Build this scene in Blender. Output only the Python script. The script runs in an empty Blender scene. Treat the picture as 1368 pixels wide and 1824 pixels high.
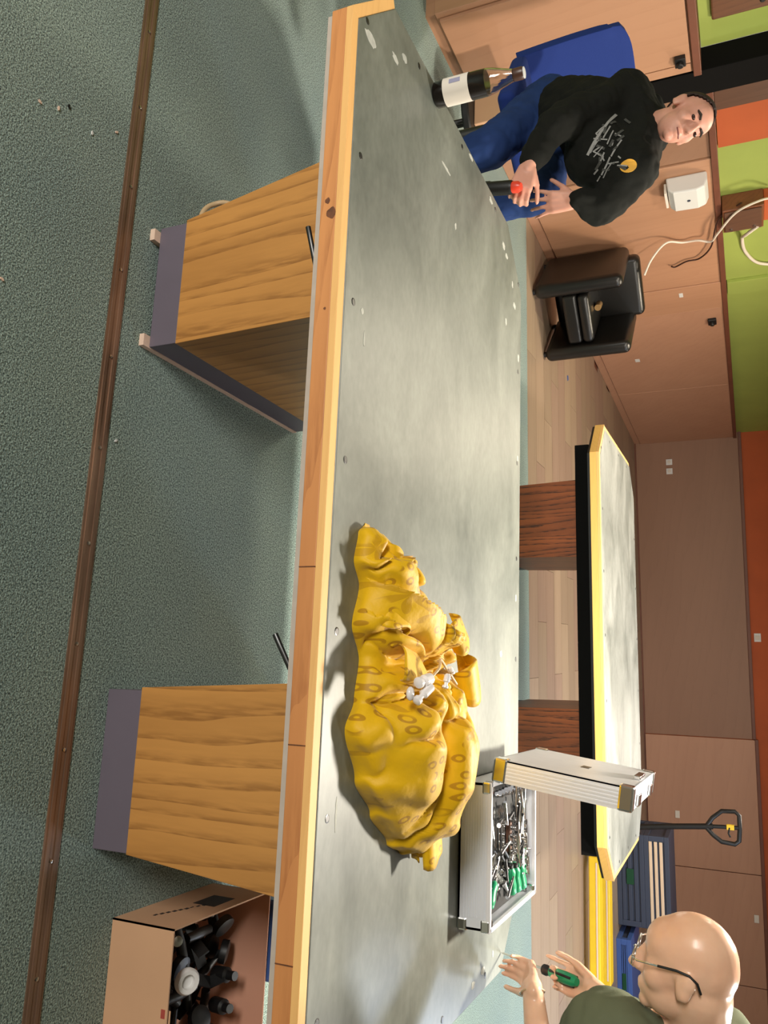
import bpy, bmesh, math, random
from mathutils import Vector, Matrix, noise
from mathutils.bvhtree import BVHTree
random.seed(7)
SC = bpy.context.scene
COL = SC.collection
V = Vector

# ------------------------------------------------------------------ camera
# phone held on its side: the picture's right is the room's up
cam_d = bpy.data.cameras.new('camera')
cam = bpy.data.objects.new('camera', cam_d); COL.objects.link(cam)
SC.camera = cam
RM = Matrix(((0.97879928, 0.19972954, -0.04538813),
             (0.03945021, -0.40128588, -0.9151029),
             (-0.2009867, 0.89391149, -0.4006577)))
c_right, c_down, c_fwd = (V(RM[i]) for i in range(3))
lx, ly, lz = -c_down, -c_right, -c_fwd
cam.matrix_world = Matrix(((lx.x, ly.x, lz.x, 0), (lx.y, ly.y, lz.y, 0), (lx.z, ly.z, lz.z, 1.516), (0, 0, 0, 1)))
cam_d.sensor_fit = 'VERTICAL'; cam_d.sensor_height = 36.0; cam_d.lens = 1468.0 / 1824.0 * 36.0
cam_d.clip_start = 0.05; cam_d.clip_end = 100

# ------------------------------------------------------------------ world, lamps, exposure
w = bpy.data.worlds.new('World'); SC.world = w; w.use_nodes = True
w.node_tree.nodes['Background'].inputs[0].default_value = (1.0, 0.93, 0.85, 1)
w.node_tree.nodes['Background'].inputs[1].default_value = 0.25
vs = SC.view_settings
vs.view_transform = 'Standard'; vs.look = 'None'; vs.gamma = 1.0; vs.exposure = 0.4; vs.use_curve_mapping = False

def area(name, loc, sx, sy, power, col, target=None):
    l = bpy.data.lights.new(name, 'AREA'); l.shape = 'RECTANGLE'; l.size = sx; l.size_y = sy
    l.energy = power; l.color = col
    o = bpy.data.objects.new(name, l); COL.objects.link(o); o.location = loc
    if target is not None:
        o.rotation_euler = (V(target) - V(loc)).to_track_quat('-Z', 'Y').to_euler()
    return o
WARM = (1.0, 0.91, 0.78)
area('lamp_over_front_table', (0.25, 3.55, 2.62), 0.26, 0.20, 135, WARM)
area('lamp_right', (1.8, 3.3, 2.7), 0.5, 0.5, 52, (1.0, 0.95, 0.86))
area('lamp_left', (-2.0, 4.3, 2.7), 0.35, 0.35, 36, (1.0, 0.88, 0.70))
area('lamp_front', (-2.0, -2.8, 2.0), 1.4, 0.6, 150, (1.0, 0.96, 0.89), (-0.6, 1.6, 0.3))
area('lamp_far_left', (-2.2, 6.9, 2.7), 0.5, 0.5, 46, (1.0, 0.86, 0.66))
area('lamp_second_table', (-0.2, 5.9, 2.65), 0.9, 0.3, 26, (1.0, 0.94, 0.84))
area('lamp_far_right', (2.9, 6.6, 2.7), 0.8, 0.5, 105, (0.74, 0.84, 1.0))
area('lamp_back', (0.6, 9.3, 2.7), 0.8, 0.5, 50, (1.0, 0.88, 0.74))

# ------------------------------------------------------------------ helpers
def lin(r, g, b):
    f = lambda c: (c/255.0)/12.92 if c/255.0 <= 0.04045 else ((c/255.0+0.055)/1.055)**2.4
    return (f(r), f(g), f(b), 1.0)

class MB:
    """collects geometry; build() makes ONE mesh object"""
    def __init__(s): s.v = []; s.f = []; s.mi = []; s.uv = None; s.cur = 0
    def add(s, vs_, fs, M=None):
        n = len(s.v)
        s.v += [ (M @ V(p)) if M else V(p) for p in vs_]
        s.f += [tuple(i+n for i in q) for q in fs]; s.mi += [s.cur]*len(fs)
        return s
    def box(s, a, b, M=None):
        x0,y0,z0 = a; x1,y1,z1 = b
        return s.add([(x0,y0,z0),(x1,y0,z0),(x1,y1,z0),(x0,y1,z0),(x0,y0,z1),(x1,y0,z1),(x1,y1,z1),(x0,y1,z1)],
                     [(3,2,1,0),(4,5,6,7),(0,1,5,4),(1,2,6,5),(2,3,7,6),(3,0,4,7)], M)
    def hexa(s, bot, top):
        return s.add(list(bot)+list(top), [(3,2,1,0),(4,5,6,7),(0,1,5,4),(1,2,6,5),(2,3,7,6),(3,0,4,7)])
    def prism(s, poly, z0, z1, M=None):
        n = len(poly)
        return s.add([(x,y,z0) for x,y in poly]+[(x,y,z1) for x,y in poly],
                     [tuple(reversed(range(n))), tuple(range(n,2*n))]+[(i,(i+1)%n,n+(i+1)%n,n+i) for i in range(n)], M)
    def rings(s, rs, closed_ends=True, M=None):
        n = len(rs[0]); vs_ = [p for r in rs for p in r]; fs = []
        for k in range(len(rs)-1):
            for i in range(n):
                j = (i+1) % n
                fs.append((k*n+i, k*n+j, (k+1)*n+j, (k+1)*n+i))
        if closed_ends:
            fs.append(tuple(reversed(range(n)))); fs.append(tuple((len(rs)-1)*n+i for i in range(n)))
        return s.add(vs_, fs, M)
    def tube(s, pts, r, seg=8, M=None):
        pts = [V(p) for p in pts]
        rs = r if isinstance(r, (list, tuple)) else [r]*len(pts)
        t0 = (pts[1]-pts[0]).normalized()
        u = t0.orthogonal().normalized(); out = []
        for i, p in enumerate(pts):
            t = (pts[min(i+1,len(pts)-1)]-pts[max(i-1,0)]).normalized()
            u = (u - t*u.dot(t))
            u = u.normalized() if u.length > 1e-6 else t.orthogonal().normalized()
            b = t.cross(u)
            out.append([p+(u*math.cos(a)+b*math.sin(a))*rs[i] for a in [2*math.pi*k/seg for k in range(seg)]])
        return s.rings(out, True, M)
    def lathe(s, prof, seg=20, M=None):
        rs = [[(r*math.cos(2*math.pi*k/seg), r*math.sin(2*math.pi*k/seg), z) for k in range(seg)] for r, z in prof]
        return s.rings(rs, True, M)
    def ellip(s, c, r, M=None, seg=20, rg=12):
        c = V(c); r = V(r) if not isinstance(r, (int,float)) else V((r,r,r)); rs = []
        for k in range(rg+1):
            t = -math.pi/2 + math.pi*k/rg; cr = max(math.cos(t), 0.02)
            ring = []
            for i in range(seg):
                a = 2*math.pi*i/seg
                p = V((r.x*cr*math.cos(a), r.y*cr*math.sin(a), r.z*math.sin(t)))
                ring.append(c + (M @ p if M else p))
            rs.append(ring)
        return s.rings(rs)
    def cap(s, p0, r0, p1, r1, seg=14):
        p0 = V(p0); p1 = V(p1); d = p1-p0; L = d.length; q = d.to_track_quat('Z','Y').to_matrix(); prof = []
        for k in range(5):
            a = -math.pi/2+math.pi/2*k/5; prof.append((max(r0*math.cos(a),r0*.05), r0*math.sin(a)))
        prof.append((r0,0)); prof.append((r1,L))
        for k in range(1,6):
            a = math.pi/2*k/5; prof.append((max(r1*math.cos(a),r1*.05), L+r1*math.sin(a)))
        rs = [[p0 + q @ V((r*math.cos(2*math.pi*i/seg), r*math.sin(2*math.pi*i/seg), z)) for i in range(seg)] for r,z in prof]
        return s.rings(rs)
    def chain(s, pts, rs):
        for i in range(len(pts)-1): s.cap(pts[i], rs[i], pts[i+1], rs[i+1])
        return s
    def mesh(s, name, mats, smooth=None, uv=None):
        me = bpy.data.meshes.new(name)
        me.from_pydata([tuple(p) for p in s.v], [], s.f)
        for m in (mats if isinstance(mats,(list,tuple)) else [mats]): me.materials.append(m)
        for p, i in zip(me.polygons, s.mi): p.material_index = i
        bm = bmesh.new(); bm.from_mesh(me); bmesh.ops.recalc_face_normals(bm, faces=bm.faces); bm.to_mesh(me); bm.free()
        if smooth is not None:
            me.shade_smooth()
            if smooth < 179: me.set_sharp_from_angle(angle=math.radians(smooth))
        return me
    def build(s, name, mats, parent=None, smooth=None, bevel=0, world=True):
        me = s.mesh(name, mats, smooth)
        return link(name, me, parent, bevel, world)

def link(name, me, parent=None, bevel=0, world=True):
    o = bpy.data.objects.new(name, me); COL.objects.link(o)
    if parent is not None:
        o.parent = parent
        if world:
            M = parent.matrix_basis.copy(); p = parent.parent
            while p is not None: M = p.matrix_basis @ M; p = p.parent
            me.transform(M.inverted())
    if bevel:
        b = o.modifiers.new('bevel','BEVEL'); b.width = bevel; b.segments = 2; b.limit_method = 'ANGLE'; b.angle_limit = math.radians(40)
    return o
def tag(o, label, cat, group=None):
    o['label'] = label; o['category'] = cat
    if group: o['group'] = group
    return o
def thing(name, label, cat, loc=(0,0,0), rz=0, group=None):
    o = bpy.data.objects.new(name, None); COL.objects.link(o); o.location = loc; o.rotation_euler = (0,0,rz)
    o.matrix_basis = Matrix.Translation(loc) @ Matrix.Rotation(rz,4,'Z')
    o.empty_display_size = 0.1
    return tag(o, label, cat, group)
def struct(o, label=None):
    o['kind'] = 'structure'
    if label: o['label'] = label
    return o
def copy_tree(o, parent=None):
    c = o.copy(); COL.objects.link(c); c.parent = parent
    for ch in list(o.children): copy_tree(ch, c)
    return c
def frame(loc, x, z):
    """matrix with given local x and approx z axes"""
    x = V(x).normalized(); z = V(z); z = (z - x*z.dot(x)).normalized(); y = z.cross(x)
    return Matrix(((x.x,y.x,z.x,loc[0]),(x.y,y.y,z.y,loc[1]),(x.z,y.z,z.z,loc[2]),(0,0,0,1)))
def align(p0, p1, up=(0,0,1)):
    """matrix whose z runs p0->p1"""
    z = (V(p1)-V(p0)).normalized(); x = V(up).cross(z)
    if x.length < 1e-4: x = V((1,0,0))
    x.normalize(); y = z.cross(x)
    return Matrix(((x.x,y.x,z.x,p0[0]),(x.y,y.y,z.y,p0[1]),(x.z,y.z,z.z,p0[2]),(0,0,0,1)))

# ------------------------------------------------------------------ materials
def mat(name, col, rough=0.6, metal=0.0, var=0.0, scale=8.0, bump=0.0, bscale=60.0, spec=0.5, stretch=(1,1,1), col2=None, detail=4, coat=0):
    m = bpy.data.materials.new(name); m.use_nodes = True; nt = m.node_tree; b = nt.nodes['Principled BSDF']
    b.inputs['Base Color'].default_value = col; b.inputs['Roughness'].default_value = rough; b.inputs['Metallic'].default_value = metal
    b.inputs['Specular IOR Level'].default_value = spec
    if coat: b.inputs['Coat Weight'].default_value = coat
    if var or col2 or bump:
        tc = nt.nodes.new('ShaderNodeTexCoord'); mp = nt.nodes.new('ShaderNodeMapping'); mp.inputs['Scale'].default_value = stretch
        nt.links.new(tc.outputs['Object'], mp.inputs['Vector'])
    if var or col2:
        n = nt.nodes.new('ShaderNodeTexNoise'); n.inputs['Scale'].default_value = scale; n.inputs['Detail'].default_value = detail
        nt.links.new(mp.outputs[0], n.inputs['Vector'])
        r = nt.nodes.new('ShaderNodeValToRGB'); r.color_ramp.elements[0].position = 0.3; r.color_ramp.elements[1].position = 0.7
        c2 = col2 or tuple(min(1,c*(1+var)) for c in col[:3])+(1,)
        c1 = col if col2 else tuple(c*(1-var) for c in col[:3])+(1,)
        r.color_ramp.elements[0].color = c1; r.color_ramp.elements[1].color = c2
        nt.links.new(n.outputs['Fac'], r.inputs[0]); nt.links.new(r.outputs[0], b.inputs['Base Color'])
    if bump:
        n2 = nt.nodes.new('ShaderNodeTexNoise'); n2.inputs['Scale'].default_value = bscale; n2.inputs['Detail'].default_value = 3
        nt.links.new(mp.outputs[0], n2.inputs['Vector'])
        bp = nt.nodes.new('ShaderNodeBump'); bp.inputs['Strength'].default_value = bump; bp.inputs['Distance'].default_value = 0.004
        nt.links.new(n2.outputs['Fac'], bp.inputs['Height']); nt.links.new(bp.outputs[0], b.inputs['Normal'])
    return m

def wood(name, base, dark, axis='z', scale=1.0, rough=0.45, contrast=1.0, knots=False, line=0.5):
    """veneer: long noise streaks plus finer dark grain lines along an axis"""
    m = bpy.data.materials.new(name); m.use_nodes = True; nt = m.node_tree; N = nt.nodes; L = nt.links
    b = N['Principled BSDF']; b.inputs['Roughness'].default_value = rough
    tc = N.new('ShaderNodeTexCoord'); mp = N.new('ShaderNodeMapping')
    k = {'x':0,'y':1,'z':2}[axis]
    st = [1.0,1.0,1.0]; st[k] = 0.09
    mp.inputs['Scale'].default_value = st; L.new(tc.outputs['Object'], mp.inputs['Vector'])
    a = N.new('ShaderNodeTexNoise'); a.inputs['Scale'].default_value = 9*scale; a.inputs['Detail'].default_value = 3
    c = N.new('ShaderNodeTexWave'); c.wave_type = 'BANDS'; c.bands_direction = 'DIAGONAL'; c.wave_profile = 'SAW'
    c.inputs['Scale'].default_value = 13*scale; c.inputs['Distortion'].default_value = 11; c.inputs['Detail'].default_value = 2; c.inputs['Detail Scale'].default_value = .55; c.inputs['Detail Roughness'].default_value = .45
    d3 = N.new('ShaderNodeTexNoise'); d3.inputs['Scale'].default_value = 120*scale; d3.inputs['Detail'].default_value = 3; L.new(mp.outputs[0], d3.inputs['Vector'])
    L.new(mp.outputs[0], a.inputs['Vector']); L.new(mp.outputs[0], c.inputs['Vector'])
    r1 = N.new('ShaderNodeValToRGB'); r1.color_ramp.elements[0].position = .32; r1.color_ramp.elements[1].position = .68
    mid = tuple(base[i]*(1-.25*contrast)+dark[i]*.25*contrast for i in range(3))+(1,)
    r1.color_ramp.elements[0].color = mid; r1.color_ramp.elements[1].color = base
    r2 = N.new('ShaderNodeValToRGB'); r2.color_ramp.elements[0].position = 0; r2.color_ramp.elements[1].position = 1
    r2.color_ramp.elements[0].color = (0,0,0,1); r2.color_ramp.elements[1].color = (line,line,line,1)
    e_ = r2.color_ramp.elements.new(.55); e_.color = (line*.2,)*3+(1,)
    mx = N.new('ShaderNodeMix'); mx.data_type = 'RGBA'; mx.inputs['B'].default_value = dark
    L.new(a.outputs['Fac'], r1.inputs[0]); L.new(c.outputs['Fac'], r2.inputs[0])
    r4 = N.new('ShaderNodeMapRange'); r4.inputs['From Min'].default_value = .35; r4.inputs['From Max'].default_value = .62; r4.inputs['To Min'].default_value = .25; r4.inputs['To Max'].default_value = 1.15
    L.new(d3.outputs['Fac'], r4.inputs[0]); mu = N.new('ShaderNodeMath'); mu.operation = 'MULTIPLY'; L.new(r2.outputs[0], mu.inputs[0]); L.new(r4.outputs[0], mu.inputs[1])
    L.new(mu.outputs[0], mx.inputs['Factor']); L.new(r1.outputs[0], mx.inputs['A']); last = mx.outputs['Result']
    if knots:
        mp2 = N.new('ShaderNodeMapping'); s2 = [0.0,0.0,3.2]; s2[k] = 2.0; mp2.inputs['Scale'].default_value = s2
        L.new(tc.outputs['Object'], mp2.inputs['Vector'])
        v = N.new('ShaderNodeTexVoronoi'); v.inputs['Scale'].default_value = 1.0; L.new(mp2.outputs[0], v.inputs['Vector'])
        r3 = N.new('ShaderNodeValToRGB'); r3.color_ramp.elements[0].position = .06; r3.color_ramp.elements[1].position = .17
        r3.color_ramp.elements[0].color = (1,1,1,1); r3.color_ramp.elements[1].color = (0,0,0,1)
        L.new(v.outputs['Distance'], r3.inputs[0])
        mx2 = N.new('ShaderNodeMix'); mx2.data_type = 'RGBA'; mx2.inputs['B'].default_value = tuple(d*.45 for d in dark[:3])+(1,)
        L.new(r3.outputs[0], mx2.inputs['Factor']); L.new(last, mx2.inputs['A']); last = mx2.outputs['Result']
    L.new(last, b.inputs['Base Color'])
    bp = N.new('ShaderNodeBump'); bp.inputs['Strength'].default_value = .06; L.new(a.outputs['Fac'], bp.inputs['Height']); L.new(bp.outputs[0], b.inputs['Normal'])
    return m

def carpet_mat():
    m = bpy.data.materials.new('green_carpet'); m.use_nodes = True; nt = m.node_tree; N = nt.nodes; L = nt.links
    b = N['Principled BSDF']; b.inputs['Roughness'].default_value = .95; b.inputs['Specular IOR Level'].default_value = .2
    b.inputs['Sheen Weight'].default_value = .25
    tc = N.new('ShaderNodeTexCoord')
    n1 = N.new('ShaderNodeTexNoise'); n1.inputs['Scale'].default_value = 210; n1.inputs['Detail'].default_value = 5; n1.inputs['Roughness'].default_value = .7
    n2 = N.new('ShaderNodeTexNoise'); n2.inputs['Scale'].default_value = 1.6; n2.inputs['Detail'].default_value = 3
    n3 = N.new('ShaderNodeTexVoronoi'); n3.inputs['Scale'].default_value = 260
    for n in (n1,n2,n3): L.new(tc.outputs['Object'], n.inputs['Vector'])
    r = N.new('ShaderNodeValToRGB'); e = r.color_ramp.elements; e[0].position = .40; e[0].color = lin(46,68,65); e[1].position = .62; e[1].color = lin(172,194,184)
    L.new(n1.outputs['Fac'], r.inputs[0])
    r2 = N.new('ShaderNodeValToRGB'); e = r2.color_ramp.elements; e[0].position = .3; e[0].color = (.82,.86,.9,1); e[1].position = .7; e[1].color = (1.08,1.05,1,1)
    L.new(n2.outputs['Fac'], r2.inputs[0])
    mx = N.new('ShaderNodeMix'); mx.data_type = 'RGBA'; mx.blend_type = 'MULTIPLY'; mx.inputs['Factor'].default_value = 1
    L.new(r.outputs[0], mx.inputs['A']); L.new(r2.outputs[0], mx.inputs['B']); L.new(mx.outputs['Result'], b.inputs['Base Color'])
    bp = N.new('ShaderNodeBump'); bp.inputs['Strength'].default_value = .6; bp.inputs['Distance'].default_value = .004
    ad = N.new('ShaderNodeMath'); ad.operation = 'ADD'; L.new(n1.outputs['Fac'], ad.inputs[0]); L.new(n3.outputs['Distance'], ad.inputs[1])
    L.new(ad.outputs[0], bp.inputs['Height']); L.new(bp.outputs[0], b.inputs['Normal'])
    return m

def slate_mat(name, c1, c2):
    m = bpy.data.materials.new(name); m.use_nodes = True; nt = m.node_tree; N = nt.nodes; L = nt.links
    b = N['Principled BSDF']; b.inputs['Specular IOR Level'].default_value = .55
    tc = N.new('ShaderNodeTexCoord')
    mp = N.new('ShaderNodeMapping'); mp.inputs['Scale'].default_value = (1,1.6,1); mp.inputs['Rotation'].default_value = (0,0,.5)
    L.new(tc.outputs['Object'], mp.inputs['Vector'])
    n1 = N.new('ShaderNodeTexNoise'); n1.inputs['Scale'].default_value = 2.2; n1.inputs['Detail'].default_value = 8; n1.inputs['Roughness'].default_value = .62; n1.inputs['Distortion'].default_value = .5
    n2 = N.new('ShaderNodeTexNoise'); n2.inputs['Scale'].default_value = 38; n2.inputs['Detail'].default_value = 6
    L.new(mp.outputs[0], n1.inputs['Vector']); L.new(mp.outputs[0], n2.inputs['Vector'])
    r = N.new('ShaderNodeValToRGB'); e = r.color_ramp.elements; e[0].position = .32; e[0].color = c1; e[1].position = .68; e[1].color = c2
    L.new(n1.outputs['Fac'], r.inputs[0])
    r2 = N.new('ShaderNodeValToRGB'); e = r2.color_ramp.elements; e[0].position = .3; e[0].color = (.86,.86,.86,1); e[1].position = .7; e[1].color = (1.05,1.05,1.05,1)
    L.new(n2.outputs['Fac'], r2.inputs[0])
    mx = N.new('ShaderNodeMix'); mx.data_type = 'RGBA'; mx.blend_type = 'MULTIPLY'; mx.inputs['Factor'].default_value = 1
    L.new(r.outputs[0], mx.inputs['A']); L.new(r2.outputs[0], mx.inputs['B']); L.new(mx.outputs['Result'], b.inputs['Base Color'])
    rr = N.new('ShaderNodeMapRange'); rr.inputs['To Min'].default_value = .34; rr.inputs['To Max'].default_value = .5
    L.new(n1.outputs['Fac'], rr.inputs[0]); L.new(rr.outputs[0], b.inputs['Roughness'])
    bp = N.new('ShaderNodeBump'); bp.inputs['Strength'].default_value = .05; L.new(n2.outputs['Fac'], bp.inputs['Height']); L.new(bp.outputs[0], b.inputs['Normal'])
    return m

M = {}
M['carpet'] = carpet_mat()
M['slate'] = slate_mat('grey_slate', lin(90,95,88), lin(126,130,121))
M['slate2'] = slate_mat('pale_slate', lin(108,112,106), lin(162,164,158))
M['oak'] = wood('oak_veneer', lin(204,146,78), lin(112,68,28), 'z', 1.0, .42, 1.0, line=.55)
M['rosewood'] = wood('rosewood_veneer', lin(182,94,46), lin(40,16,10), 'z', 1.6, .4, 1.6, line=.9)
M['pine'] = wood('pine_rail', lin(206,140,82), lin(140,78,36), 'x', 1.4, .55, 1.1, knots=True, line=.4)
M['pine_light'] = wood('pale_pine_edge', lin(232,182,112), lin(200,140,76), 'x', 1.5, .6, .7, line=.2)
M['pine_end'] = wood('pine_end_block', lin(206,150,98), lin(160,100,56), 'y', 2.0, .6, .7, line=.2)
M['yellow_wood'] = wood('yellow_pine_rail', lin(226,178,96), lin(180,126,60), 'x', 1.5, .6, .6, line=.15)
M['panel'] = wood('wall_panel_beech', lin(190,144,116), lin(150,104,80), 'x', .35, .5, .5, line=.12)
M['panel_dark'] = wood('wall_panel_brown', lin(150,112,88), lin(112,78,58), 'x', .35, .5, .5, line=.12)
M['cupboard'] = wood('cupboard_beech', lin(186,140,110), lin(148,104,76), 'z', .5, .45, .6, line=.15)
M['trim'] = mat('brown_trim', lin(112,66,48), .5, var=.1, scale=6)
M['doorwood'] = wood('dark_door_wood', lin(98,66,48), lin(60,38,28), 'z', .8, .5, .7, line=.3)
M['signwood'] = wood('dark_sign_wood', lin(112,72,46), lin(66,40,26), 'z', 1.0, .5, 1.0, knots=True, line=.4)
M['green'] = mat('green_wall_paint', lin(156,172,84), .75, var=.05, scale=3)
M['orange'] = mat('orange_wall_paint', lin(184,88,44), .75, var=.06, scale=3)
M['ceiling'] = mat('ceiling_paint', lin(150,142,130), .9)
M['plainwall'] = mat('plain_wall', lin(170,150,120), .85)
M['plinth'] = mat('grey_plinth_laminate', lin(104,96,108), .5, var=.06, scale=5)
M['greystrip'] = mat('grey_felt_edge', lin(176,164,152), .85, var=.06, scale=30)
M['black'] = mat('black_plastic', lin(14,14,15), .5)
M['blackpaint'] = mat('black_paint', lin(7,6,6), .85, spec=.15)
M['blackleather'] = mat('black_leather', lin(20,19,18), .34, bump=.12, bscale=200)
M['steel'] = mat('brushed_steel', (.62,.62,.6,1), .28, 1.0)
M['darksteel'] = mat('dark_steel', (.1,.1,.1,1), .4, 1.0)
M['chrome'] = mat('chrome', (.8,.8,.8,1), .13, 1.0)
M['alu'] = mat('aluminium', (.80,.83,.90,1), .40, .4)
M['alupanel'] = mat('aluminium_panel', lin(224,224,228), .35, .1, var=.03, scale=20)
M['white'] = mat('white_plastic', lin(222,222,220), .4)
M['padwood'] = mat('pale_shim_wood', lin(226,196,176), .7, var=.05, scale=40)
M['strip'] = mat('worn_brass_strip', lin(136,110,92), .32, .5, var=.35, scale=3, stretch=(1,6,1))
M['cable_beige'] = mat('beige_cable', lin(196,168,130), .5)
M['cable_white'] = mat('white_cable', lin(226,214,200), .5)
M['cable_brown'] = mat('brown_cable', lin(58,30,20), .5)
M['cardboard'] = mat('cardboard', lin(206,162,126), .85, var=.05, scale=4, bump=.05, bscale=20)
M['cardboard_in'] = mat('cardboard_inside', lin(196,144,120), .85, var=.05, scale=4)
M['ink'] = mat('dark_print', lin(52,40,34), .7)
M['ink_red'] = mat('red_print', lin(168,70,60), .7)
M['paper'] = mat('paper_label', lin(222,214,202), .8)
M['yellowpaint'] = mat('yellow_paint', lin(232,192,40), .45, var=.05, scale=10)
M['cream'] = mat('cream_stripe', lin(226,200,170), .6)
M['blueplastic'] = mat('blue_crate_plastic', lin(66,96,160), .45)
M['greyblue'] = mat('grey_blue_plastic', lin(58,66,84), .5)
M['bluefabric'] = mat('blue_upholstery', lin(18,46,118), .9, bump=.15, bscale=300)
M['toolgreen'] = mat('green_tool_handle', lin(18,140,92), .35)
M['foam'] = mat('black_foam', lin(20,20,20), .8)
M['brownbox'] = wood('brown_box_wood', lin(126,74,44), lin(70,38,24), 'y', 1.0, .5, .8, line=.3)
M['chalk'] = mat('white_residue', lin(176,177,168), .9, var=.12, scale=60)
M['soot'] = mat('dark_stain', lin(98,100,94), .8)
def laminate(i):
    t = random.Random(i); k = t.uniform(.95,1.04); q = t.uniform(-3,3)
    return wood('laminate_oak', lin(min(255,162*k),min(255,(140+q)*k),min(255,120*k)), lin(108*k,86*k,70*k), 'x', .8, .38, .9, line=.3)
LAM = [laminate(i) for i in range(5)]

# ------------------------------------------------------------------ room
ED = lambda x: 6.14 + 0.047*x          # carpet / laminate border
WB = lambda x: 13.10 + 0.094*x         # back wall
mb = MB(); mb.prism([(-4.6,-3.2),(5.2,-3.2),(5.2,ED(5.2)),(-4.6,ED(-4.6))], -.05, 0.0)
struct(mb.build('floor', M['carpet']), 'green flecked carpet')
mb = MB(); mb.prism([(-4.6,ED(-4.6)),(5.2,ED(5.2)),(5.2,WB(5.2)+.2),(-4.6,WB(-4.6)+.2)], -.05, -.012)
lam = struct(mb.build('floor_laminate', M['trim']), 'wood laminate floor beyond the carpet')
# planks, each a piece of its own
pl_meshes = []
for i, m_ in enumerate(LAM):
    b_ = MB(); b_.box((0,0.0015,-.011),(1.277,0.288,0.0)); pl_meshes.append(b_.mesh('plank', m_))
ang = math.atan(.047); row = 0; y = 0.0
while y < 7.3:
    x = -3.9 - (row*0.43) % 1.28
    while x < 5.1:
        px, py = x, y
        yy = ED(0)+y/math.cos(ang)
        wx_ = px*math.cos(ang) - py*math.sin(ang); wy_ = ED(0) + px*math.sin(ang) + py*math.cos(ang)
        if wx_ > -4.9 and wy_ < WB(wx_):
            o = bpy.data.objects.new('plank', random.choice(pl_meshes)); COL.objects.link(o); o.parent = lam
            o.location = (wx_, wy_, 0.0); o.rotation_euler = (0,0,ang)
        x += 1.28
    y += 0.29; row += 1

# metal carpet threshold with screws
st_ = thing('threshold_strip', 'worn brown metal threshold strip crossing the green carpet', 'strip', (-.56,1.57,0), math.atan2(-.02,2.7))
mb = MB(); mb.box((-2.2,-.026,0),(2.2,.026,.003)); mb.box((-2.2,-.018,.003),(2.2,-.008,.0055)); mb.box((-2.2,.008,.003),(2.2,.018,.0055))
mb.build('strip_plate', M['strip'], st_, world=False)
for k in range(-8, 9):
    b_ = MB(); b_.lathe([(.0045,.003),(.0045,.006),(.002,.0066)], 10, Matrix.Translation((k*.25,0,0)))
    b_.build('screw', M['steel'], st_, world=False)

# back wall (rotated slightly), with wainscot boards, trim and paint
def wallpoly(x0, x1, off0, off1, z0, z1):
    b_ = MB(); b_.prism([(x0,WB(x0)-off1),(x1,WB(x1)-off1),(x1,WB(x1)-off0),(x0,WB(x0)-off0)], z0, z1); return b_
wb = struct(wallpoly(-4.2,5.3,-.12,0,0,2.95).build('wall_back', M['orange']), 'back wall painted orange above brown panelling')
for (x0,x1,off,zt,m_) in ((-3.82,.60,.03,1.47,'panel_dark'),(.608,2.42,.06,1.50,'panel'),(2.43,3.9,.055,1.50,'panel'),(3.91,5.3,.055,1.50,'panel')):
    wallpoly(x0,x1,0,off,.02,zt).build('panel', M[m_], wb, bevel=.004)
for (x0,x1,off,zt) in ((-3.82,.60,.05,1.47),(.60,5.3,.08,1.50)):
    wallpoly(x0,x1,0,off,zt,zt+.045).build('top_rail', M['trim'], wb, bevel=.004)
wallpoly(-3.82,5.3,.0,.035,0,.02).build('skirting', M['trim'], wb)
# sockets and switch on it
for i,(x,z,lab) in enumerate(((-3.42,.50,'white wall socket on brown panelling, nearer the corner'),(-3.28,.50,'white wall socket on brown panelling, farther from the corner'))):
    t = thing('wall_socket', lab, 'socket', (x, WB(x)-.03, z), math.atan(.094))
    b_ = MB(); b_.box((-.045,-.012,-.045),(.045,0,.045)); b_.build('plate', M['white'], t, bevel=.004, world=False)
    b_ = MB(); b_.lathe([(.024,0),(.024,.004),(.02,.006)],16,Matrix.Translation((0,-.012,0))@Matrix.Rotation(math.pi/2,4,'X')); b_.build('insert', M['paper'], t, world=False)
t = thing('light_switch', 'pale light switch on the orange wall above the trim', 'switch', (-.82, WB(-.82), 1.60), math.atan(.094))
b_ = MB(); b_.box((-.06,-.014,-.045),(.06,0,.045)); b_.build('plate', M['white'], t, bevel=.004, world=False)
b_ = MB(); b_.box((-.03,-.02,-.03),(.03,-.012,.03)); b_.build('rocker', M['paper'], t, bevel=.003, world=False)

# left wall
LX = -3.74
wl = struct(MB().box((-3.92,4.80,0),(-3.80,12.9,2.95)).build('wall_left', M['green']), 'left wall, green and orange paint over wood panelling')
MB().box((-3.80,5.20,1.46),(-3.775,5.63,2.95)).build('orange_field', M['orange'], wl)
MB().box((-3.80,7.74,1.46),(-3.765,8.0,2.95)).build('pilaster', M['green'], wl, bevel=.004)
for (y0,y1,dx,m_) in ((4.86,5.66,.0,'panel_dark'),(5.67,7.60,.012,'cupboard'),(7.61,8.15,.02,'cupboard'),(8.165,10.4,.012,'panel'),(10.41,12.72,.012,'panel')):
    MB().box((-3.80,y0,.09),(LX+dx,y1,1.41)).build('panel', M[m_], wl, bevel=.004)
MB().box((-3.80,4.86,1.41),(LX+.03,12.72,1.455)).build('top_rail', M['trim'], wl, bevel=.004)
MB().box((-3.80,4.86,0),(LX+.0,12.72,.085)).build('skirting', M['panel'], wl, bevel=.004)
d1 = struct(MB().box((-3.80,4.87,1.456),(-3.755,5.19,2.6)).build('door_1', M['doorwood'], bevel=.004), 'dark brown wooden door leaf above the panelling')
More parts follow.
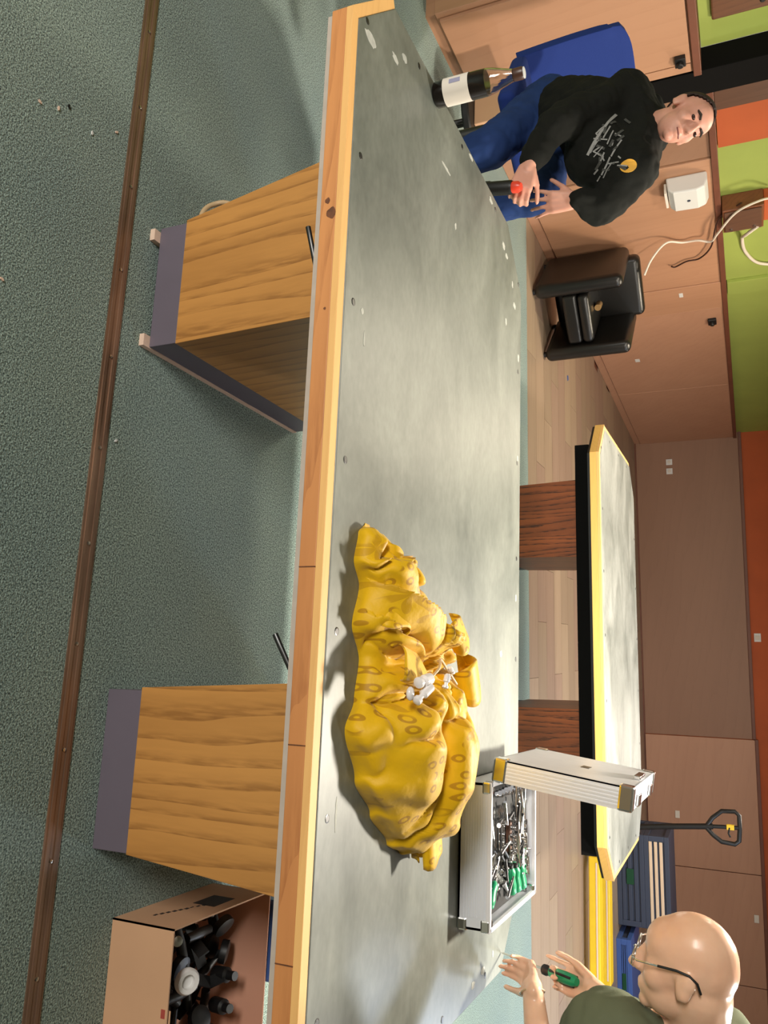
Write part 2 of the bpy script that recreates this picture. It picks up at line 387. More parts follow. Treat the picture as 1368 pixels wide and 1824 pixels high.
# black post by the cupboard
pt = MB().box((-3.80,4.63,0),(-3.64,4.85,2.95)).build('trim_1', M['blackpaint'], bevel=.004); struct(pt, 'black floor to ceiling post beside the cupboard')
# wall behind the near cupboard
wn = struct(MB().box((-4.30,2.2,0),(-4.20,4.63,2.95)).build('wall_left_near', M['green']), 'green wall above the low cupboard')
MB().box((-4.20,3.2,1.402),(-3.80,4.63,2.95)).build('wall_step', M['green'], wn)
# rest of the shell (out of view)
struct(MB().box((-4.7,-3.3,2.95),(5.3,14,3.0)).build('ceiling', M['ceiling']), 'plain pale ceiling')
struct(MB().box((5.2,-3.3,0),(5.3,13.6,2.95)).build('wall_right', M['plainwall']), 'plain wall on the right')
struct(MB().box((-4.7,-3.3,0),(5.3,-3.2,2.95)).build('wall_front', M['plainwall']), 'plain wall behind the viewer')
struct(MB().box((-4.7,-3.3,0),(-4.6,4.9,2.95)).build('wall_left_front', M['plainwall']), 'plain wall on the left, out of view')

# near low cupboard with lock
c = thing('cupboard', 'tall beech cupboard with black lock behind the blue chair', 'cupboard', (-3.95,4.14,0))
MB().box((-4.19,3.66,.06),(-3.645,4.62,1.355)).build('body', M['cupboard'], c, bevel=.003)
MB().box((-4.19,3.68,0),(-3.66,4.60,.06)).build('plinth', M['cupboard'], c)
MB().box((-4.19,3.64,1.355),(-3.61,4.63,1.40)).build('top_board', M['trim'], c, bevel=.004)
d2_ = MB().box((-3.645,3.70,.075),(-3.625,4.52,1.345)).build('door', M['cupboard'], c, bevel=.003)
MB().box((-3.645,4.53,.075),(-3.628,4.60,1.345)).build('stile', M['cupboard'], c, bevel=.003)
def lock(loc, parent):
    b_ = MB(); Mx = Matrix.Translation(loc)
    b_.box((0,-.035,-.03),(.03,.035,.03), Mx); b_.lathe([(.02,0),(.02,.02),(.016,.024)],16,Mx@Matrix.Translation((.03,0,0))@Matrix.Rotation(math.pi/2,4,'Y'))
    return b_.build('lock', M['black'], parent, smooth=40, bevel=.004)
lock((-3.625,4.47,1.29), d2_)
t = thing('door_lock', 'black lock on the pink-brown panelling beside the black armchair', 'lock', (LX+.012,8.45,1.30))
b_ = MB(); b_.box((0,-.06,-.04),(.03,.06,.04)); b_.build('lock_case', M['black'], t, bevel=.006, world=False)
b_ = MB(); b_.lathe([(.022,0),(.022,.025),(.018,.03)],16,Matrix.Translation((.03,0,0))@Matrix.Rotation(math.pi/2,4,'Y')); b_.build('knob', M['black'], t, smooth=40, world=False)

# wooden sign board
t = thing('wooden_board', 'dark knotty wooden board on the green wall above the cupboard', 'board', (-3.80,4.2,1.47))
MB().box((-3.80,3.55,1.47),(-3.765,4.40,1.95)).build('plank', M['signwood'], t, bevel=.01)
b_ = MB(); b_.lathe([(.016,0),(.016,.012),(.01,.016)],12,Matrix.Translation((-3.765,4.33,1.735))@Matrix.Rotation(math.pi/2,4,'Y')); b_.build('peg', M['black'], t)

# paper towel dispenser
t = thing('towel_dispenser', 'white paper towel dispenser hanging on the wood panelling', 'dispenser', (LX+.012,5.92,1.1))
b_ = MB(); prof = [(0,1.09),(.10,1.10),(.135,1.14),(.14,1.30),(.12,1.355),(.07,1.375),(0,1.375)]
b_.add([(LX+.012+x,5.80,z) for x,z in prof]+[(LX+.012+x,6.06,z) for x,z in prof], [tuple(range(7)),tuple(range(13,6,-1))]+[(i,(i+1)%7,7+(i+1)%7,7+i) for i in range(7)])
b_.build('housing', M['white'], t, bevel=.012)
MB().box((LX+.04,5.83,1.075),(LX+.12,6.03,1.092)).build('paper_slot', M['paper'], t)
b_ = MB(); b_.lathe([(.012,0),(.012,.004)],12,Matrix.Translation((LX+.15,5.93,1.24))@Matrix.Rotation(math.pi/2,4,'Y')); b_.build('emblem', M['greyblue'], t)

# brown wooden cable box with cables
t = thing('wall_box', 'brown wooden junction box on the green wall with cables', 'box', (-3.80,6.45,1.46))
MB().box((-3.80,6.29,1.46),(-3.66,6.62,1.755)).build('body', M['brownbox'], t, bevel=.006)
MB().box((-3.66,6.31,1.475),(-3.648,6.60,1.74)).build('front_panel', M['doorwood'], t, bevel=.003)
MB().box((-3.80,6.30,1.756),(-3.70,6.60,1.80)).build('cap', M['orange'], t, bevel=.006)
for zz in (1.52,1.69):
    b_ = MB(); b_.lathe([(.012,0),(.012,.012)],10,Matrix.Translation((-3.648,6.56,zz))@Matrix.Rotation(math.pi/2,4,'Y')); b_.build('stud', M['steel'], t)
def cable(name, pts, r, m_, label, n=8):
    # catmull-rom through pts
    P = [V(p) for p in pts]; P = [2*P[0]-P[1]]+P+[2*P[-1]-P[-2]]; out = []
    for i in range(1,len(P)-2):
        for k in range(n):
            u = k/n; a,b,c_,d = P[i-1],P[i],P[i+1],P[i+2]
            out.append(.5*((2*b)+(-a+c_)*u+(2*a-5*b+4*c_-d)*u*u+(-a+3*b-3*c_+d)*u**3))
    out.append(P[-2])
    o = MB().tube(out, r, 8).build(name, m_, smooth=60)
    return tag(o, label, 'cable') if label else o
cable('cable', [(-3.70,6.30,1.84),(-3.66,6.22,1.74),(-3.64,6.30,1.56),(-3.63,6.55,1.42),(-3.66,6.72,1.36),(-3.69,6.72,1.26),(-3.70,6.73,1.14),(-3.66,6.62,1.02),(-3.56,6.66,.90),(-3.44,6.70,.83)], .009, M['cable_white'], 'white cable running down the panelling to the black armchair')
cable('cable', [(-3.69,6.26,1.60),(-3.69,6.45,1.43),(-3.69,6.85,1.36),(-3.70,7.05,1.26),(-3.705,7.08,1.15),(-3.705,7.15,1.05),(-3.70,7.12,1.02)], .007, M['cable_brown'], 'dark brown cable dangling across the panelling with a plug end')
cable('cable', [(-3.648,6.58,1.71),(-3.68,6.75,1.62),(-3.77,6.95,1.60),(-3.78,7.2,1.62),(-3.78,7.45,1.72),(-3.78,7.55,1.9)], .014, M['cable_white'], 'pale cable loop hanging on the green wall right of the brown box')

# ------------------------------------------------------------------ pool tables
def octagon(x0, x1, y0, y1, c):
    return [(x0+c,y0),(x1-c,y0),(x1,y0+c),(x1,y1-c),(x1-c,y1),(x0+c,y1),(x0,y1-c),(x0,y0+c)]
def make_table(name, label, loc, rz, zt, mats, leftleg, rightleg, apron_front, shims, hx=1.238, framed=(0,1,7)):
    """slate bed on two tapering pedestals; local origin = middle of the bed on the floor"""
    t = thing(name, label, 'pool table', loc, rz)
    hy, cc = .713, .19
    B = lambda n, b, m_, p=t, **k: b.build(n, m_, p, world=False, **k)
    B('slate', MB().prism(octagon(-hx,hx,-hy,hy,cc), zt-.028, zt), mats['slate'], bevel=.002)
    # wooden frame pieces round the slate edge: outer polygon minus inner polygon, one piece a side
    w_ = .028
    inn = octagon(-hx,hx,-hy,hy,cc); ca = cc + w_*(2-math.sqrt(2))
    out = octagon(-hx-w_,hx+w_,-hy-w_,hy+w_,ca)
    names = {0:'front_rail',1:'corner_block',2:'side_rail',3:'corner_block',4:'rear_rail',5:'corner_block',6:'side_rail',7:'corner_block'}
    for k in range(8):
        a,b_,c_,d_ = inn[k], inn[(k+1)%8], out[(k+1)%8], out[k]
        top = zt-.002 if k in (0,1,7) else zt-.006
        low = zt-.054
        pts = [d_,c_,b_,a]
        if k not in framed:           # slate runs out over these rails
            i2 = octagon(-hx+w_,hx-w_,-hy+w_,hy-w_,cc-.016)
            q = MB(); q.prism([a,b_,i2[(k+1)%8],i2[k]], low, zt-.0285); B(names[k], q, mats['end']); continue
        # lower (darker) plank and the pale top lath
        q = MB(); q.prism(pts, low, top-.016)
        m_ = mats['rail'] if k in (0,4) else mats['end']
        r_ = B(names[k], q, m_, bevel=.0015)
        q = MB(); q.prism(pts, top-.016, top)
        B('top_lath', q, mats['lath'], r_, bevel=.001)
    q = MB(); q.prism(octagon(-hx-.02,hx+.02,-hy-.02,hy+.02,cc+.012), zt-.068, zt-.054); B('felt_edge', q, mats['strip'])
    a_ = .03 if apron_front else .22
    q = MB(); q.box((-hx+.12,-hy+a_,zt-.145),(hx-.12,-hy+a_+.05,zt-.068)); B('front_beam', q, mats['beam'])
    q = MB(); q.box((-hx+.12,hy-a_-.05,zt-.145),(hx-.12,hy-a_,zt-.068)); B('rear_beam', q, mats['beam'])
    for sx in (-.72,-.0,.62):
        q = MB(); q.box((sx-.04,-hy+a_+.05,zt-.14),(sx+.04,hy-a_-.05,zt-.068)); B('cross_beam', q, mats['beam'])
    for i,(xb0,xb1,xt0,xt1) in enumerate((leftleg,rightleg)):
        y0, y1, zb = -.415, .415, .107; ztop = zt-.068; sl = .035
        q = MB(); q.hexa([(xb0,y0,zb),(xb1,y0,zb),(xb1,y1,zb),(xb0,y1,zb)], [(xt0,y0-sl,ztop),(xt1,y0-sl,ztop),(xt1,y1+sl,ztop),(xt0,y1+sl,ztop)])
        lg = B('leg', q, mats['leg'], bevel=.0015)
        zs = .016 if (shims and i == 0) else 0.0
        q = MB(); ins = .008; q.box((xb0+ins,y0+.002,zs),(xb1-ins*.3,y1-.002,zb)); B('plinth', q, mats['plinth'], lg, bevel=.0015)
        if zs:
            for xa in (xb0+ins+.012, xb1-.034):
                q = MB(); q.box((xa,y0-.022,0),(xa+.034,y1,zs)); B('shim', q, M['padwood'], lg)
    # countersunk screws in the slate, a row inside every long edge
    sc_ = []
    for k in range(-3,4):
        for s in (-1,1): sc_.append((k*.345-.04, s*(hy-.04)))
    for sx in (-1,1):
        for yy in (-.36,0,.36): sc_.append((sx*(hx-.035), yy))
    bmesh_ = MB().lathe([(.0085,0),(.0085,.0006),(.006,.0012)],12).mesh('slate_screw', M['darksteel'])
    for (x,y) in sc_:
        o = bpy.data.objects.new('slate_screw', bmesh_); COL.objects.link(o); o.parent = t; o.location = (x,y,zt)
    return t
T1C = (-.396, 2.113)
mats1 = dict(slate=M['slate'], rail=M['pine'], end=M['pine_end'], lath=M['pine_light'], strip=M['greystrip'], beam=M['doorwood'], leg=M['oak'], plinth=M['plinth'])
t1 = make_table('pool_table', 'stripped pool table with bare grey slate on oak veneer legs', (T1C[0],T1C[1],0), 0, .78, mats1,
    (-1.257+.396,-.884+.396,-1.345+.396,-.886+.396), (.039+.396,.436+.396,.004+.396,.482+.396), False, True)
mats2 = dict(slate=M['slate2'], rail=M['yellow_wood'], end=M['yellow_wood'], lath=M['pine_light'], strip=M['black'], beam=M['blackpaint'], leg=M['rosewood'], plinth=M['greyblue'])
t2 = make_table('pool_table', 'second stripped pool table with rosewood legs on the laminate side', (-.28,5.24,0), .045, .80, mats2,
    (-.93,-.50,-.95,-.49), (.38,.82,.37,.84), True, False, 1.215, (0,1,2,3,4,5,6,7))
# levers under the near table
for a, b in (((-1.019,1.50,.623),(-.905,1.50,.652)), ((-.087,1.50,.606),(-.02,1.50,.645))):
    q = MB(); q.tube([a, b, (b[0]+.005,b[1]+.05,.70)], .0065, 8); q.build('lever', M['darksteel'], t1, smooth=60)
# pale glue residue patches on the slates (thin raised film)
def patch(cx, cy, rx, ry, seed, zt, parent, m_):
    rr = random.Random(seed); n = 14; ph = rr.uniform(0,6)
    pts = [(cx+rx*(.65+.5*rr.random())*math.cos(a+ph), cy+ry*(.65+.5*rr.random())*math.sin(a+ph)) for a in [2*math.pi*k/n for k in range(n)]]
    q = MB(); q.prism(pts, zt, zt+.0005); return q.build('residue', m_, parent)
for i,(x,y,rx,ry) in enumerate(((-1.44,1.46,.016,.03),(-1.50,1.60,.012,.02),(-1.545,1.655,.012,.018),(-1.44,1.98,.006,.04),(-1.31,2.07,.012,.008),(-1.60,2.42,.012,.02),(-1.52,2.58,.014,.02),(-1.50,2.62,.012,.02),(-1.43,2.70,.014,.012),(-1.36,2.73,.012,.02),(-1.18,2.79,.018,.012),(-1.25,2.62,.014,.012),(-.8,2.79,.012,.01),(-.3,2.78,.014,.008),(-.1,2.6,.012,.016),(-.72,1.50,.02,.004),(-.78,1.485,.008,.008),(.25,1.475,.03,.004),(.77,2.55,.01,.008),(.79,2.45,.012,.02),(.80,2.36,.01,.018),(-1.62,2.2,.01,.02))):
    patch(x, y, rx, ry, i, .7801, t1, M['chalk'])
for i,(x,z,rx,rz_) in enumerate(((-.955,.752,.013,.011),(-.985,.742,.007,.006),(-.74,.750,.003,.003))):
    q = MB(); q.prism([(x+rx*math.cos(a)*(1+.2*math.sin(3*a)), z+rz_*math.sin(a)) for a in [2*math.pi*k/16 for k in range(16)]], 0, .0006, Matrix(((1,0,0,0),(0,0,-1,1.3722),(0,1,0,0),(0,0,0,1)))); q.build('knot', mat('dark_knot', lin(104,62,36), .7, var=.35, scale=60) if i == 0 else bpy.data.materials['dark_knot'], t1)
for x in (-.21,.12,.49): MB().box((x,1.3705,.727),(x+.0018,1.3722,.763)).build('scarf_joint', bpy.data.materials['dark_knot'], t1)
cable('cable', [(-1.26,1.86,.02),(-1.40,1.88,.012),(-1.455,1.92,.03),(-1.455,1.94,.075),(-1.42,1.98,.10),(-1.34,2.02,.09)], .008, M['cable_beige'], 'beige cable looping out beside the left table leg')

# ------------------------------------------------------------------ bottle
bt = thing('bottle', 'cola bottle with white label standing on the slate', 'bottle', (-1.60,1.876,.78))
BT = Matrix.Translation((-1.60,1.876,.7805)) @ Matrix.Diagonal((1.08,1.08,1.13,1))
glass = bpy.data.materials.new('clear_glass'); glass.use_nodes = True; g = glass.node_tree.nodes['Principled BSDF']
g.inputs['Base Color'].default_value = (.93,.93,.92,1); g.inputs['Roughness'].default_value = .03; g.inputs['Transmission Weight'].default_value = 1; g.inputs['IOR'].default_value = 1.45
cola = mat('dark_cola', lin(18,10,8), .12)
prof_o = [(.026,0),(.031,.004),(.032,.03),(.0325,.115),(.032,.135),(.029,.15),(.022,.172),(.016,.192),(.0135,.205),(.0135,.215)]
b_ = MB(); b_.lathe(prof_o+[(.0115,.215),(.0115,.205),(.014,.192),(.02,.172),(.027,.15),(.030,.135),(.0302,.131)], 28, BT); b_.build('glass', glass, bt, smooth=50)
b_ = MB(); b_.lathe([(.0262,.0),(.0312,.004),(.0322,.03),(.0327,.115),(.0322,.132),(.005,.1325)], 28, BT); b_.build('drink', cola, bt, smooth=50)
b_ = MB(); rs = [(.0335,.028),(.0338,.092),(.0331,.092),(.0328,.028)]
b_.rings([[BT@V((r*math.cos(2*math.pi*k/32), r*math.sin(2*math.pi*k/32), z)) for k in range(32)] for r,z in rs+[rs[0]]], False)
lb = b_.build('label', M['paper'], bt, smooth=50)
b_ = MB(); arc = [(-1.86+.13*k) for k in range(4)]
b_.rings([[BT@V((.0341*math.cos(a), .0341*math.sin(a), z)) for a in arc] for z in (.046,.074)], False); b_.f = [f for f in b_.f if max(f)-min(f) < 6 and not (set((0,3)) <= set(f))]; b_.mi = b_.mi[:len(b_.f)]
b_.build('label_print', mat('faded_blue_print', lin(150,150,176), .7), lb)
b_ = MB(); b_.lathe([(.0145,.196),(.0152,.2),(.0152,.218),(.013,.222)], 20, BT); b_.build('cap', mat('brown_cap', lin(70,44,34), .4), bt, smooth=40)
b_ = MB(); b_.lathe([(.0135,.2215),(.0135,.2235),(.01,.2245)], 20, BT); b_.build('cap_top', M['white'], bt, smooth=40)

# ------------------------------------------------------------------ yellow drawstring bag
def bag_mat():
    m = bpy.data.materials.new('yellow_printed_cloth'); m.use_nodes = True; nt = m.node_tree; N = nt.nodes; L = nt.links
    b = N['Principled BSDF']; b.inputs['Roughness'].default_value = .55; b.inputs['Sheen Weight'].default_value = .15; b.inputs['Specular IOR Level'].default_value = .35
    tc = N.new('ShaderNodeTexCoord'); mp = N.new('ShaderNodeMapping'); mp.inputs['Scale'].default_value = (1,.8,.7); L.new(tc.outputs['Object'], mp.inputs['Vector'])
    def ramp(src, stops):
        r = N.new('ShaderNodeValToRGB'); r.color_ramp.interpolation = 'LINEAR'
        e = r.color_ramp.elements; e[0].position, e[0].color = stops[0][0], (stops[0][1],)*3+(1,); e[1].position, e[1].color = stops[-1][0], (stops[-1][1],)*3+(1,)
        for p, v in stops[1:-1]: x = e.new(p); x.color = (v,)*3+(1,)
        L.new(src, r.inputs[0]); return r.outputs[0]
    def mth(op, a, b2=None):
        n = N.new('ShaderNodeMath'); n.operation = op
        for i, x in enumerate((a, b2)):
            if x is None: continue
            if isinstance(x, (int,float)): n.inputs[i].default_value = x
            else: L.new(x, n.inputs[i])
        return n.outputs[0]
    v = N.new('ShaderNodeTexVoronoi'); v.voronoi_dimensions = '2D'; v.inputs['Scale'].default_value = 34; v.inputs['Randomness'].default_value = .5; L.new(mp.outputs[0], v.inputs['Vector'])
    ring = ramp(v.outputs['Distance'], [(.13,0),(.16,1),(.28,1),(.31,0)])
    n = N.new('ShaderNodeTexNoise'); n.noise_dimensions = '2D'; n.inputs['Scale'].default_value = 9; L.new(mp.outputs[0], n.inputs['Vector'])
    msk = ramp(n.outputs['Fac'], [(.45,0),(.48,1)])
    ring = mth('MULTIPLY', ring, msk)
    v2 = N.new('ShaderNodeTexVoronoi'); v2.voronoi_dimensions = '2D'; v2.inputs['Scale'].default_value = 9; v2.inputs['Randomness'].default_value = .7; L.new(mp.outputs[0], v2.inputs['Vector'])
    sc = N.new('ShaderNodeVectorMath'); sc.operation = 'SUBTRACT'
    L.new(mp.outputs[0], sc.inputs[0]); L.new(v2.outputs['Position'], sc.inputs[1])
    sx = N.new('ShaderNodeSeparateXYZ'); L.new(sc.outputs[0], sx.inputs[0])
    ang_ = mth('ARCTAN2', sx.outputs[1], sx.outputs[0])
    pet = mth('ABSOLUTE', mth('COSINE', mth('MULTIPLY', ang_, 3.0)))
    lim = mth('MULTIPLY', pet, .36)
    fl = mth('LESS_THAN', v2.outputs['Distance'], lim)
    fl = mth('MULTIPLY', fl, mth('SUBTRACT', 1.0, msk))
    allm = mth('MAXIMUM', mth('MULTIPLY', ring, .85), mth('MULTIPLY', fl, .5))
    mx = N.new('ShaderNodeMix'); mx.data_type = 'RGBA'; mx.inputs['A'].default_value = lin(218,172,2); mx.inputs['B'].default_value = lin(168,120,6)
    L.new(allm, mx.inputs['Factor']); L.new(mx.outputs['Result'], b.inputs['Base Color'])
    n3 = N.new('ShaderNodeTexNoise'); n3.inputs['Scale'].default_value = 30; n3.inputs['Detail'].default_value = 3; L.new(tc.outputs['Object'], n3.inputs['Vector'])
    bp = N.new('ShaderNodeBump'); bp.inputs['Strength'].default_value = .25; bp.inputs['Distance'].default_value = .01; L.new(n3.outputs['Fac'], bp.inputs['Height']); L.new(bp.outputs[0], b.inputs['Normal'])
    return m
M['bag'] = bag_mat()
def lerp_tab(tab, x):
    if x <= tab[0][0]: return tab[0][1]
    for (a,va),(b,vb) in zip(tab, tab[1:]):
        if x <= b:
            u = (x-a)/(b-a); u = u*u*(3-2*u); return va+(vb-va)*u
    return tab[-1][1]
YF = [(-.325,1.545),(-.30,1.515),(-.24,1.500),(-.19,1.53),(-.11,1.505),(-.04,1.545),(.04,1.53),(.096,1.495),(.195,1.55),(.27,1.63),(.339,1.725),(.375,1.80)]
YB = [(-.325,1.565),(-.295,1.60),(-.25,1.70),(-.19,1.73),(-.15,1.81),(-.08,1.91),(-.02,1.96),(.03,1.99),(.10,2.06),(.18,2.03),(.24,1.96),(.32,1.93),(.375,1.84)]
HH = [(-.325,.03),(-.28,.085),(-.20,.115),(-.10,.125),(-.03,.10),(.05,.145),(.13,.165),(.22,.155),(.30,.125),(.375,.05)]
bagt = thing('drawstring_bag', 'bulging yellow printed cloth bag gathered with a drawstring on the slate', 'bag', (.03,1.75,.78))
CX, CY = -.02, 1.735
def bag_h(x, t):
    yf, yb = lerp_tab(YF,x), lerp_tab(YB,x); y = yf+(yb-yf)*(t*.5+.5)
    H = lerp_tab(HH,x); d = max(0.0, 1-abs(t)**2.4)**.55
    px, py = x-CX, y-CY; rho = math.hypot(px,py); phi = math.atan2(py,px)
    nz = noise.noise(V((x*5,y*5,3.1)))
    env = min(1,rho/.10)*math.exp(-max(0,rho-.16)/.16)
    k1 = abs(math.sin(phi*3.6+.5+nz*1.6))**.55; k2 = abs(math.sin(phi*8+1.3+nz*2.4))**.6
    fold = (k1-.7)*(.060 if x > CX else .045)*env + (k2-.6)*.022*math.exp(-rho/.13)*min(1,rho/.04)
    cin = -.045*math.exp(-(rho/.05)**2)
    n2_ = noise.noise(V((x*6+2,y*6,9))); big = .022*noise.noise(V((x*7+4,y*9,.7))) - .030*(1-min(1,abs(noise.noise(V((x*8+1.7,y*8,2.2))))/.22))**2
    tier = 0.0
    for xc, sl_, am in ((-.262,-.25,.030),(-.165,.35,.036),(-.085,.5,.024)):
        e_ = x-xc-sl_*(y-1.62)+.012*n2_
        tier += am*(1-e_/.085) if 0 <= e_ < .085 else 0.0
    tier *= 1 if x < 0 else 0
    c1 = tier-.012 if x < -.02 else 0; c2 = 0
    h = H*d + (fold+cin+big+c1+c2-.008)*min(1,d*1.3)
    return y, max(h, 0.001)
b_ = MB(); NX, NT = 190, 120; ringsv = []
xs = [-.325+.70*i/NX for i in range(NX+1)]
top = []
for x in xs:
    top.append([])
    for j in range(NT+1):
        t = math.sin((-1+2*j/NT)*math.pi/2)
        y, h = bag_h(x, t)
        bulge = .018*math.sin(min(1,h/.12)*math.pi)*(1 if t > 0 else -1)*abs(t)**3
        top[-1].append(V((x+.012*noise.noise(V((y*12,h*30,2))), y+bulge, .781+h)))
vs_ = [p for r in top for p in r]; W_ = NT+1
fs = [(i*W_+j,(i+1)*W_+j,(i+1)*W_+j+1,i*W_+j+1) for i in range(NX) for j in range(NT)]
nb = len(vs_); vs_ += [V((r[j].x, r[j].y, .7805)) for r in top for j in (0,NT)]
for i in range(NX):
    fs.append((nb+2*i, nb+2*i+2, (i+1)*W_, i*W_)); fs.append((i*W_+NT,(i+1)*W_+NT, nb+2*i+3, nb+2*i+1)); fs.append((nb+2*i+1,nb+2*i+3,nb+2*i+2,nb+2*i))
fs.append(tuple([nb]+[j for j in range(W_)]+[nb+1])); fs.append(tuple([nb+2*NX+1]+[NX*W_+NT-j for j in range(W_)]+[nb+2*NX]))
b_.add(vs_, fs); bag_o = b_.build('bag_cloth', M['bag'], bagt, smooth=180)
def sheet(name, grid, thick, m_, parent, smooth=180):
    """grid of points -> thin solid sheet"""
    n, k = len(grid), len(grid[0]); q = MB(); q.add([p for r in grid for p in r], [(i*k+j,(i+1)*k+j,(i+1)*k+j+1,i*k+j+1) for i in range(n-1) for j in range(k-1)])
    o = q.build(name, m_, parent, smooth=smooth)
    s_ = o.modifiers.new('thick','SOLIDIFY'); s_.thickness = thick; s_.offset = 0
    return o
def loop_fold(c, ax, up, r, wid, a0, a1, squash=.6, wob=.1):
    c, ax, up = V(c), V(ax).normalized(), V(up); up = (up-ax*up.dot(ax)).normalized(); sd = ax.cross(up); g_ = []
    for i in range(22):
        a = a0+(a1-a0)*i/21; rr = r*(1+wob*math.sin(3*a))
        g_.append([c+sd*(rr*math.cos(a))+up*(rr*squash*math.sin(a))+ax*((j/10-.5)*wid*(1+.25*math.sin(a*2))) for j in range(11)])
    return g_
# standing frills and the rolled mouth of the bag
sheet('frill', loop_fold((-.015,1.935,.875),(.9,.45,0),(0,.3,1),.055,.085,-.5,3.5,.75), .003, M['bag'], bagt)
sheet('frill', loop_fold((-.115,1.84,.885),(.8,.5,.2),(0,.2,1),.04,.07,-.4,3.4,.6), .003, M['bag'], bagt)
sheet('frill', loop_fold((-.135,1.57,.845),(.9,-.3,.1),(0,-.5,1),.036,.07,-.6,3.4,.7), .003, M['bag'], bagt)
sheet('rolled_edge', loop_fold((.355,1.85,.825),(1,.25,0),(0,0,1),.04,.07,0.2,6.0,.75,.18), .003, M['bag'], bagt)
sheet('rolled_edge', loop_fold((-.03,1.60,.865),(.2,1,.1),(-.5,-.2,1),.04,.09,-.3,3.3,.55), .003, M['bag'], bagt)
# drawstring and stoppers
cb = cable('drawstring', [(.0,1.80,.905),(-.03,1.75,.90),(-.05,1.69,.905),(-.03,1.64,.92),(0,1.60,.905),(.005,1.575,.89)], .003, M['cable_beige'], None); cb.parent = bagt; cb.matrix_parent_inverse = bagt.matrix_basis.inverted()
clear = mat('milky_clear_plastic', lin(226,222,222), .2)
def toggle(p, d, L_, r):
    Mx = align(p, V(p)+V(d)); q = MB(); q.lathe([(r*.6,0),(r,.004),(r,L_*.55),(r*.55,L_*.62),(r*.55,L_*.8),(r*.95,L_*.84),(r*.95,L_),(r*.5,L_*1.05)],14,Mx)
    return q.build('cord_stopper', clear, bagt, smooth=40)
toggle((-.01,1.60,.918),(.25,-1,-.25),.045,.012); toggle((.005,1.595,.922),(.6,-.8,-.3),.055,.010); toggle((-.02,1.655,.935),(.9,-.25,-.1),.03,.007)
toggle((-.035,1.75,.905),(.5,.8,.1),.02,.006)
MB().ellip((.022,1.548,.895),(.014,.011,.008)).build('cord_stopper', clear, bagt, smooth=180)

# ------------------------------------------------------------------ aluminium tool case
tc_ = thing('tool_case', 'open ribbed aluminium tool case full of tools on the slate', 'tool case', (.437,2.455,.78))
x0,x1,y0,y1,zb,zr = .255,.62,2.21,2.70,.782,.868; w_ = .006
q = MB(); q.box((x0,y0,zb),(x1,y1,zb+.005)); q.box((x0,y0,zb),(x1,y0+w_,zr)); q.box((x0,y1-w_,zb),(x1,y1,zr)); q.box((x0,y0,zb),(x0+w_,y1,zr)); q.box((x1-w_,y0,zb),(x1,y1,zr))
base = q.build('base', M['alu'], tc_)
for k in range(9):
    z = zb+.012+k*.007
    q = MB(); q.box((x0+.03,y0-.0016,z),(x1-.03,y0,z+.0038)); q.build('rib', M['alu'], base)
    q = MB(); q.box((x1,y0+.03,z),(x1+.0016,y1-.03,z+.0038)); q.build('rib', M['alu'], base)
for a,b in (((x0-.003,y0-.003,zr-.008),(x1+.003,y0+.009,zr+.003)),((x0-.003,y1-.009,zr-.008),(x1+.003,y1+.003,zr+.003)),((x0-.003,y0,zr-.008),(x0+.009,y1,zr+.003)),((x1-.009,y0,zr-.008),(x1+.003,y1,zr+.003))):
    MB().box(a,b).build('rim', M['alupanel'], base, bevel=.001)
for (cx,cy) in ((x0,y0),(x1,y0),(x1,y1),(x0,y1)):
    for zz in (zb, zr-.024):
        sx = 1 if cx == x0 else -1; sy = 1 if cy == y0 else -1
        q = MB(); a = (cx-.004*sx, cy-.004*sy, zz-.001 if zz == zb else zz); b = (cx+.028*sx, cy+.028*sy, zz+.026)
        q.box((min(a[0],b[0]),min(a[1],b[1]),a[2]),(max(a[0],b[0]),max(a[1],b[1]),b[2])); q.build('corner_cap', M['chrome'], base, bevel=.005)
MB().box((x0+w_,y0+w_,zb+.005),(x1-w_,y1-w_,.832)).build('tray', M['foam'], tc_, bevel=.002)
for yy in (2.32,2.59):
    q = MB(); q.box((x1+.002,yy-.02,zr-.045),(x1+.010,yy+.02,zr-.004)); q.build('latch', M['chrome'], base, bevel=.002)
# lid: hinged along the left side, leaning a little over the case
lt = math.radians(7.5)
LM = Matrix.Translation((.247,2.455,.872)) @ Matrix.Rotation(lt,4,'Y')
lh, ld, lw = .355, .245, .058
q = MB(); q.box((-lw,-ld,0),(-lw+.004,ld,lh),LM); lid = q.build('lid', M['alupanel'], tc_)
for a,b in (((-lw,-ld,0),(0,-ld+.005,lh)),((-lw,ld-.005,0),(0,ld,lh)),((-lw,-ld,0),(0,ld,.005)),((-lw,-ld,lh-.005),(0,ld,lh))):
    MB().box(a,b,LM).build('lid_wall', M['alu'], lid)
MB().box((-lw+.004,-ld+.006,.006),(-.02,ld-.006,lh-.006),LM).build('lid_lining', M['foam'], lid)
for k in range(5):
    MB().box((-lw+.010+k*.009,-ld-.0016,.03),(-lw+.0145+k*.009,-ld,lh-.03),LM).build('rib', M['alu'], lid)
for (yy) in (-ld,ld):
    for zz in (0,lh):
        sy = 1 if yy < 0 else -1; sz = 1 if zz == 0 else -1
        a = (-lw-.004, yy-.004*sy, zz-.004*sz); b = (.002, yy+.034*sy, zz+.034*sz)
        q = MB(); q.box((a[0],min(a[1],b[1]),min(a[2],b[2])),(b[0],max(a[1],b[1]),max(a[2],b[2])),LM); q.build('corner_cap', M['chrome'], lid, bevel=.006)
for yy in (-.13,.13):
    MB().box((-lw*.6,yy-.025,lh),(-.004,yy+.025,lh+.008),LM).build('latch', M['chrome'], lid, bevel=.002)
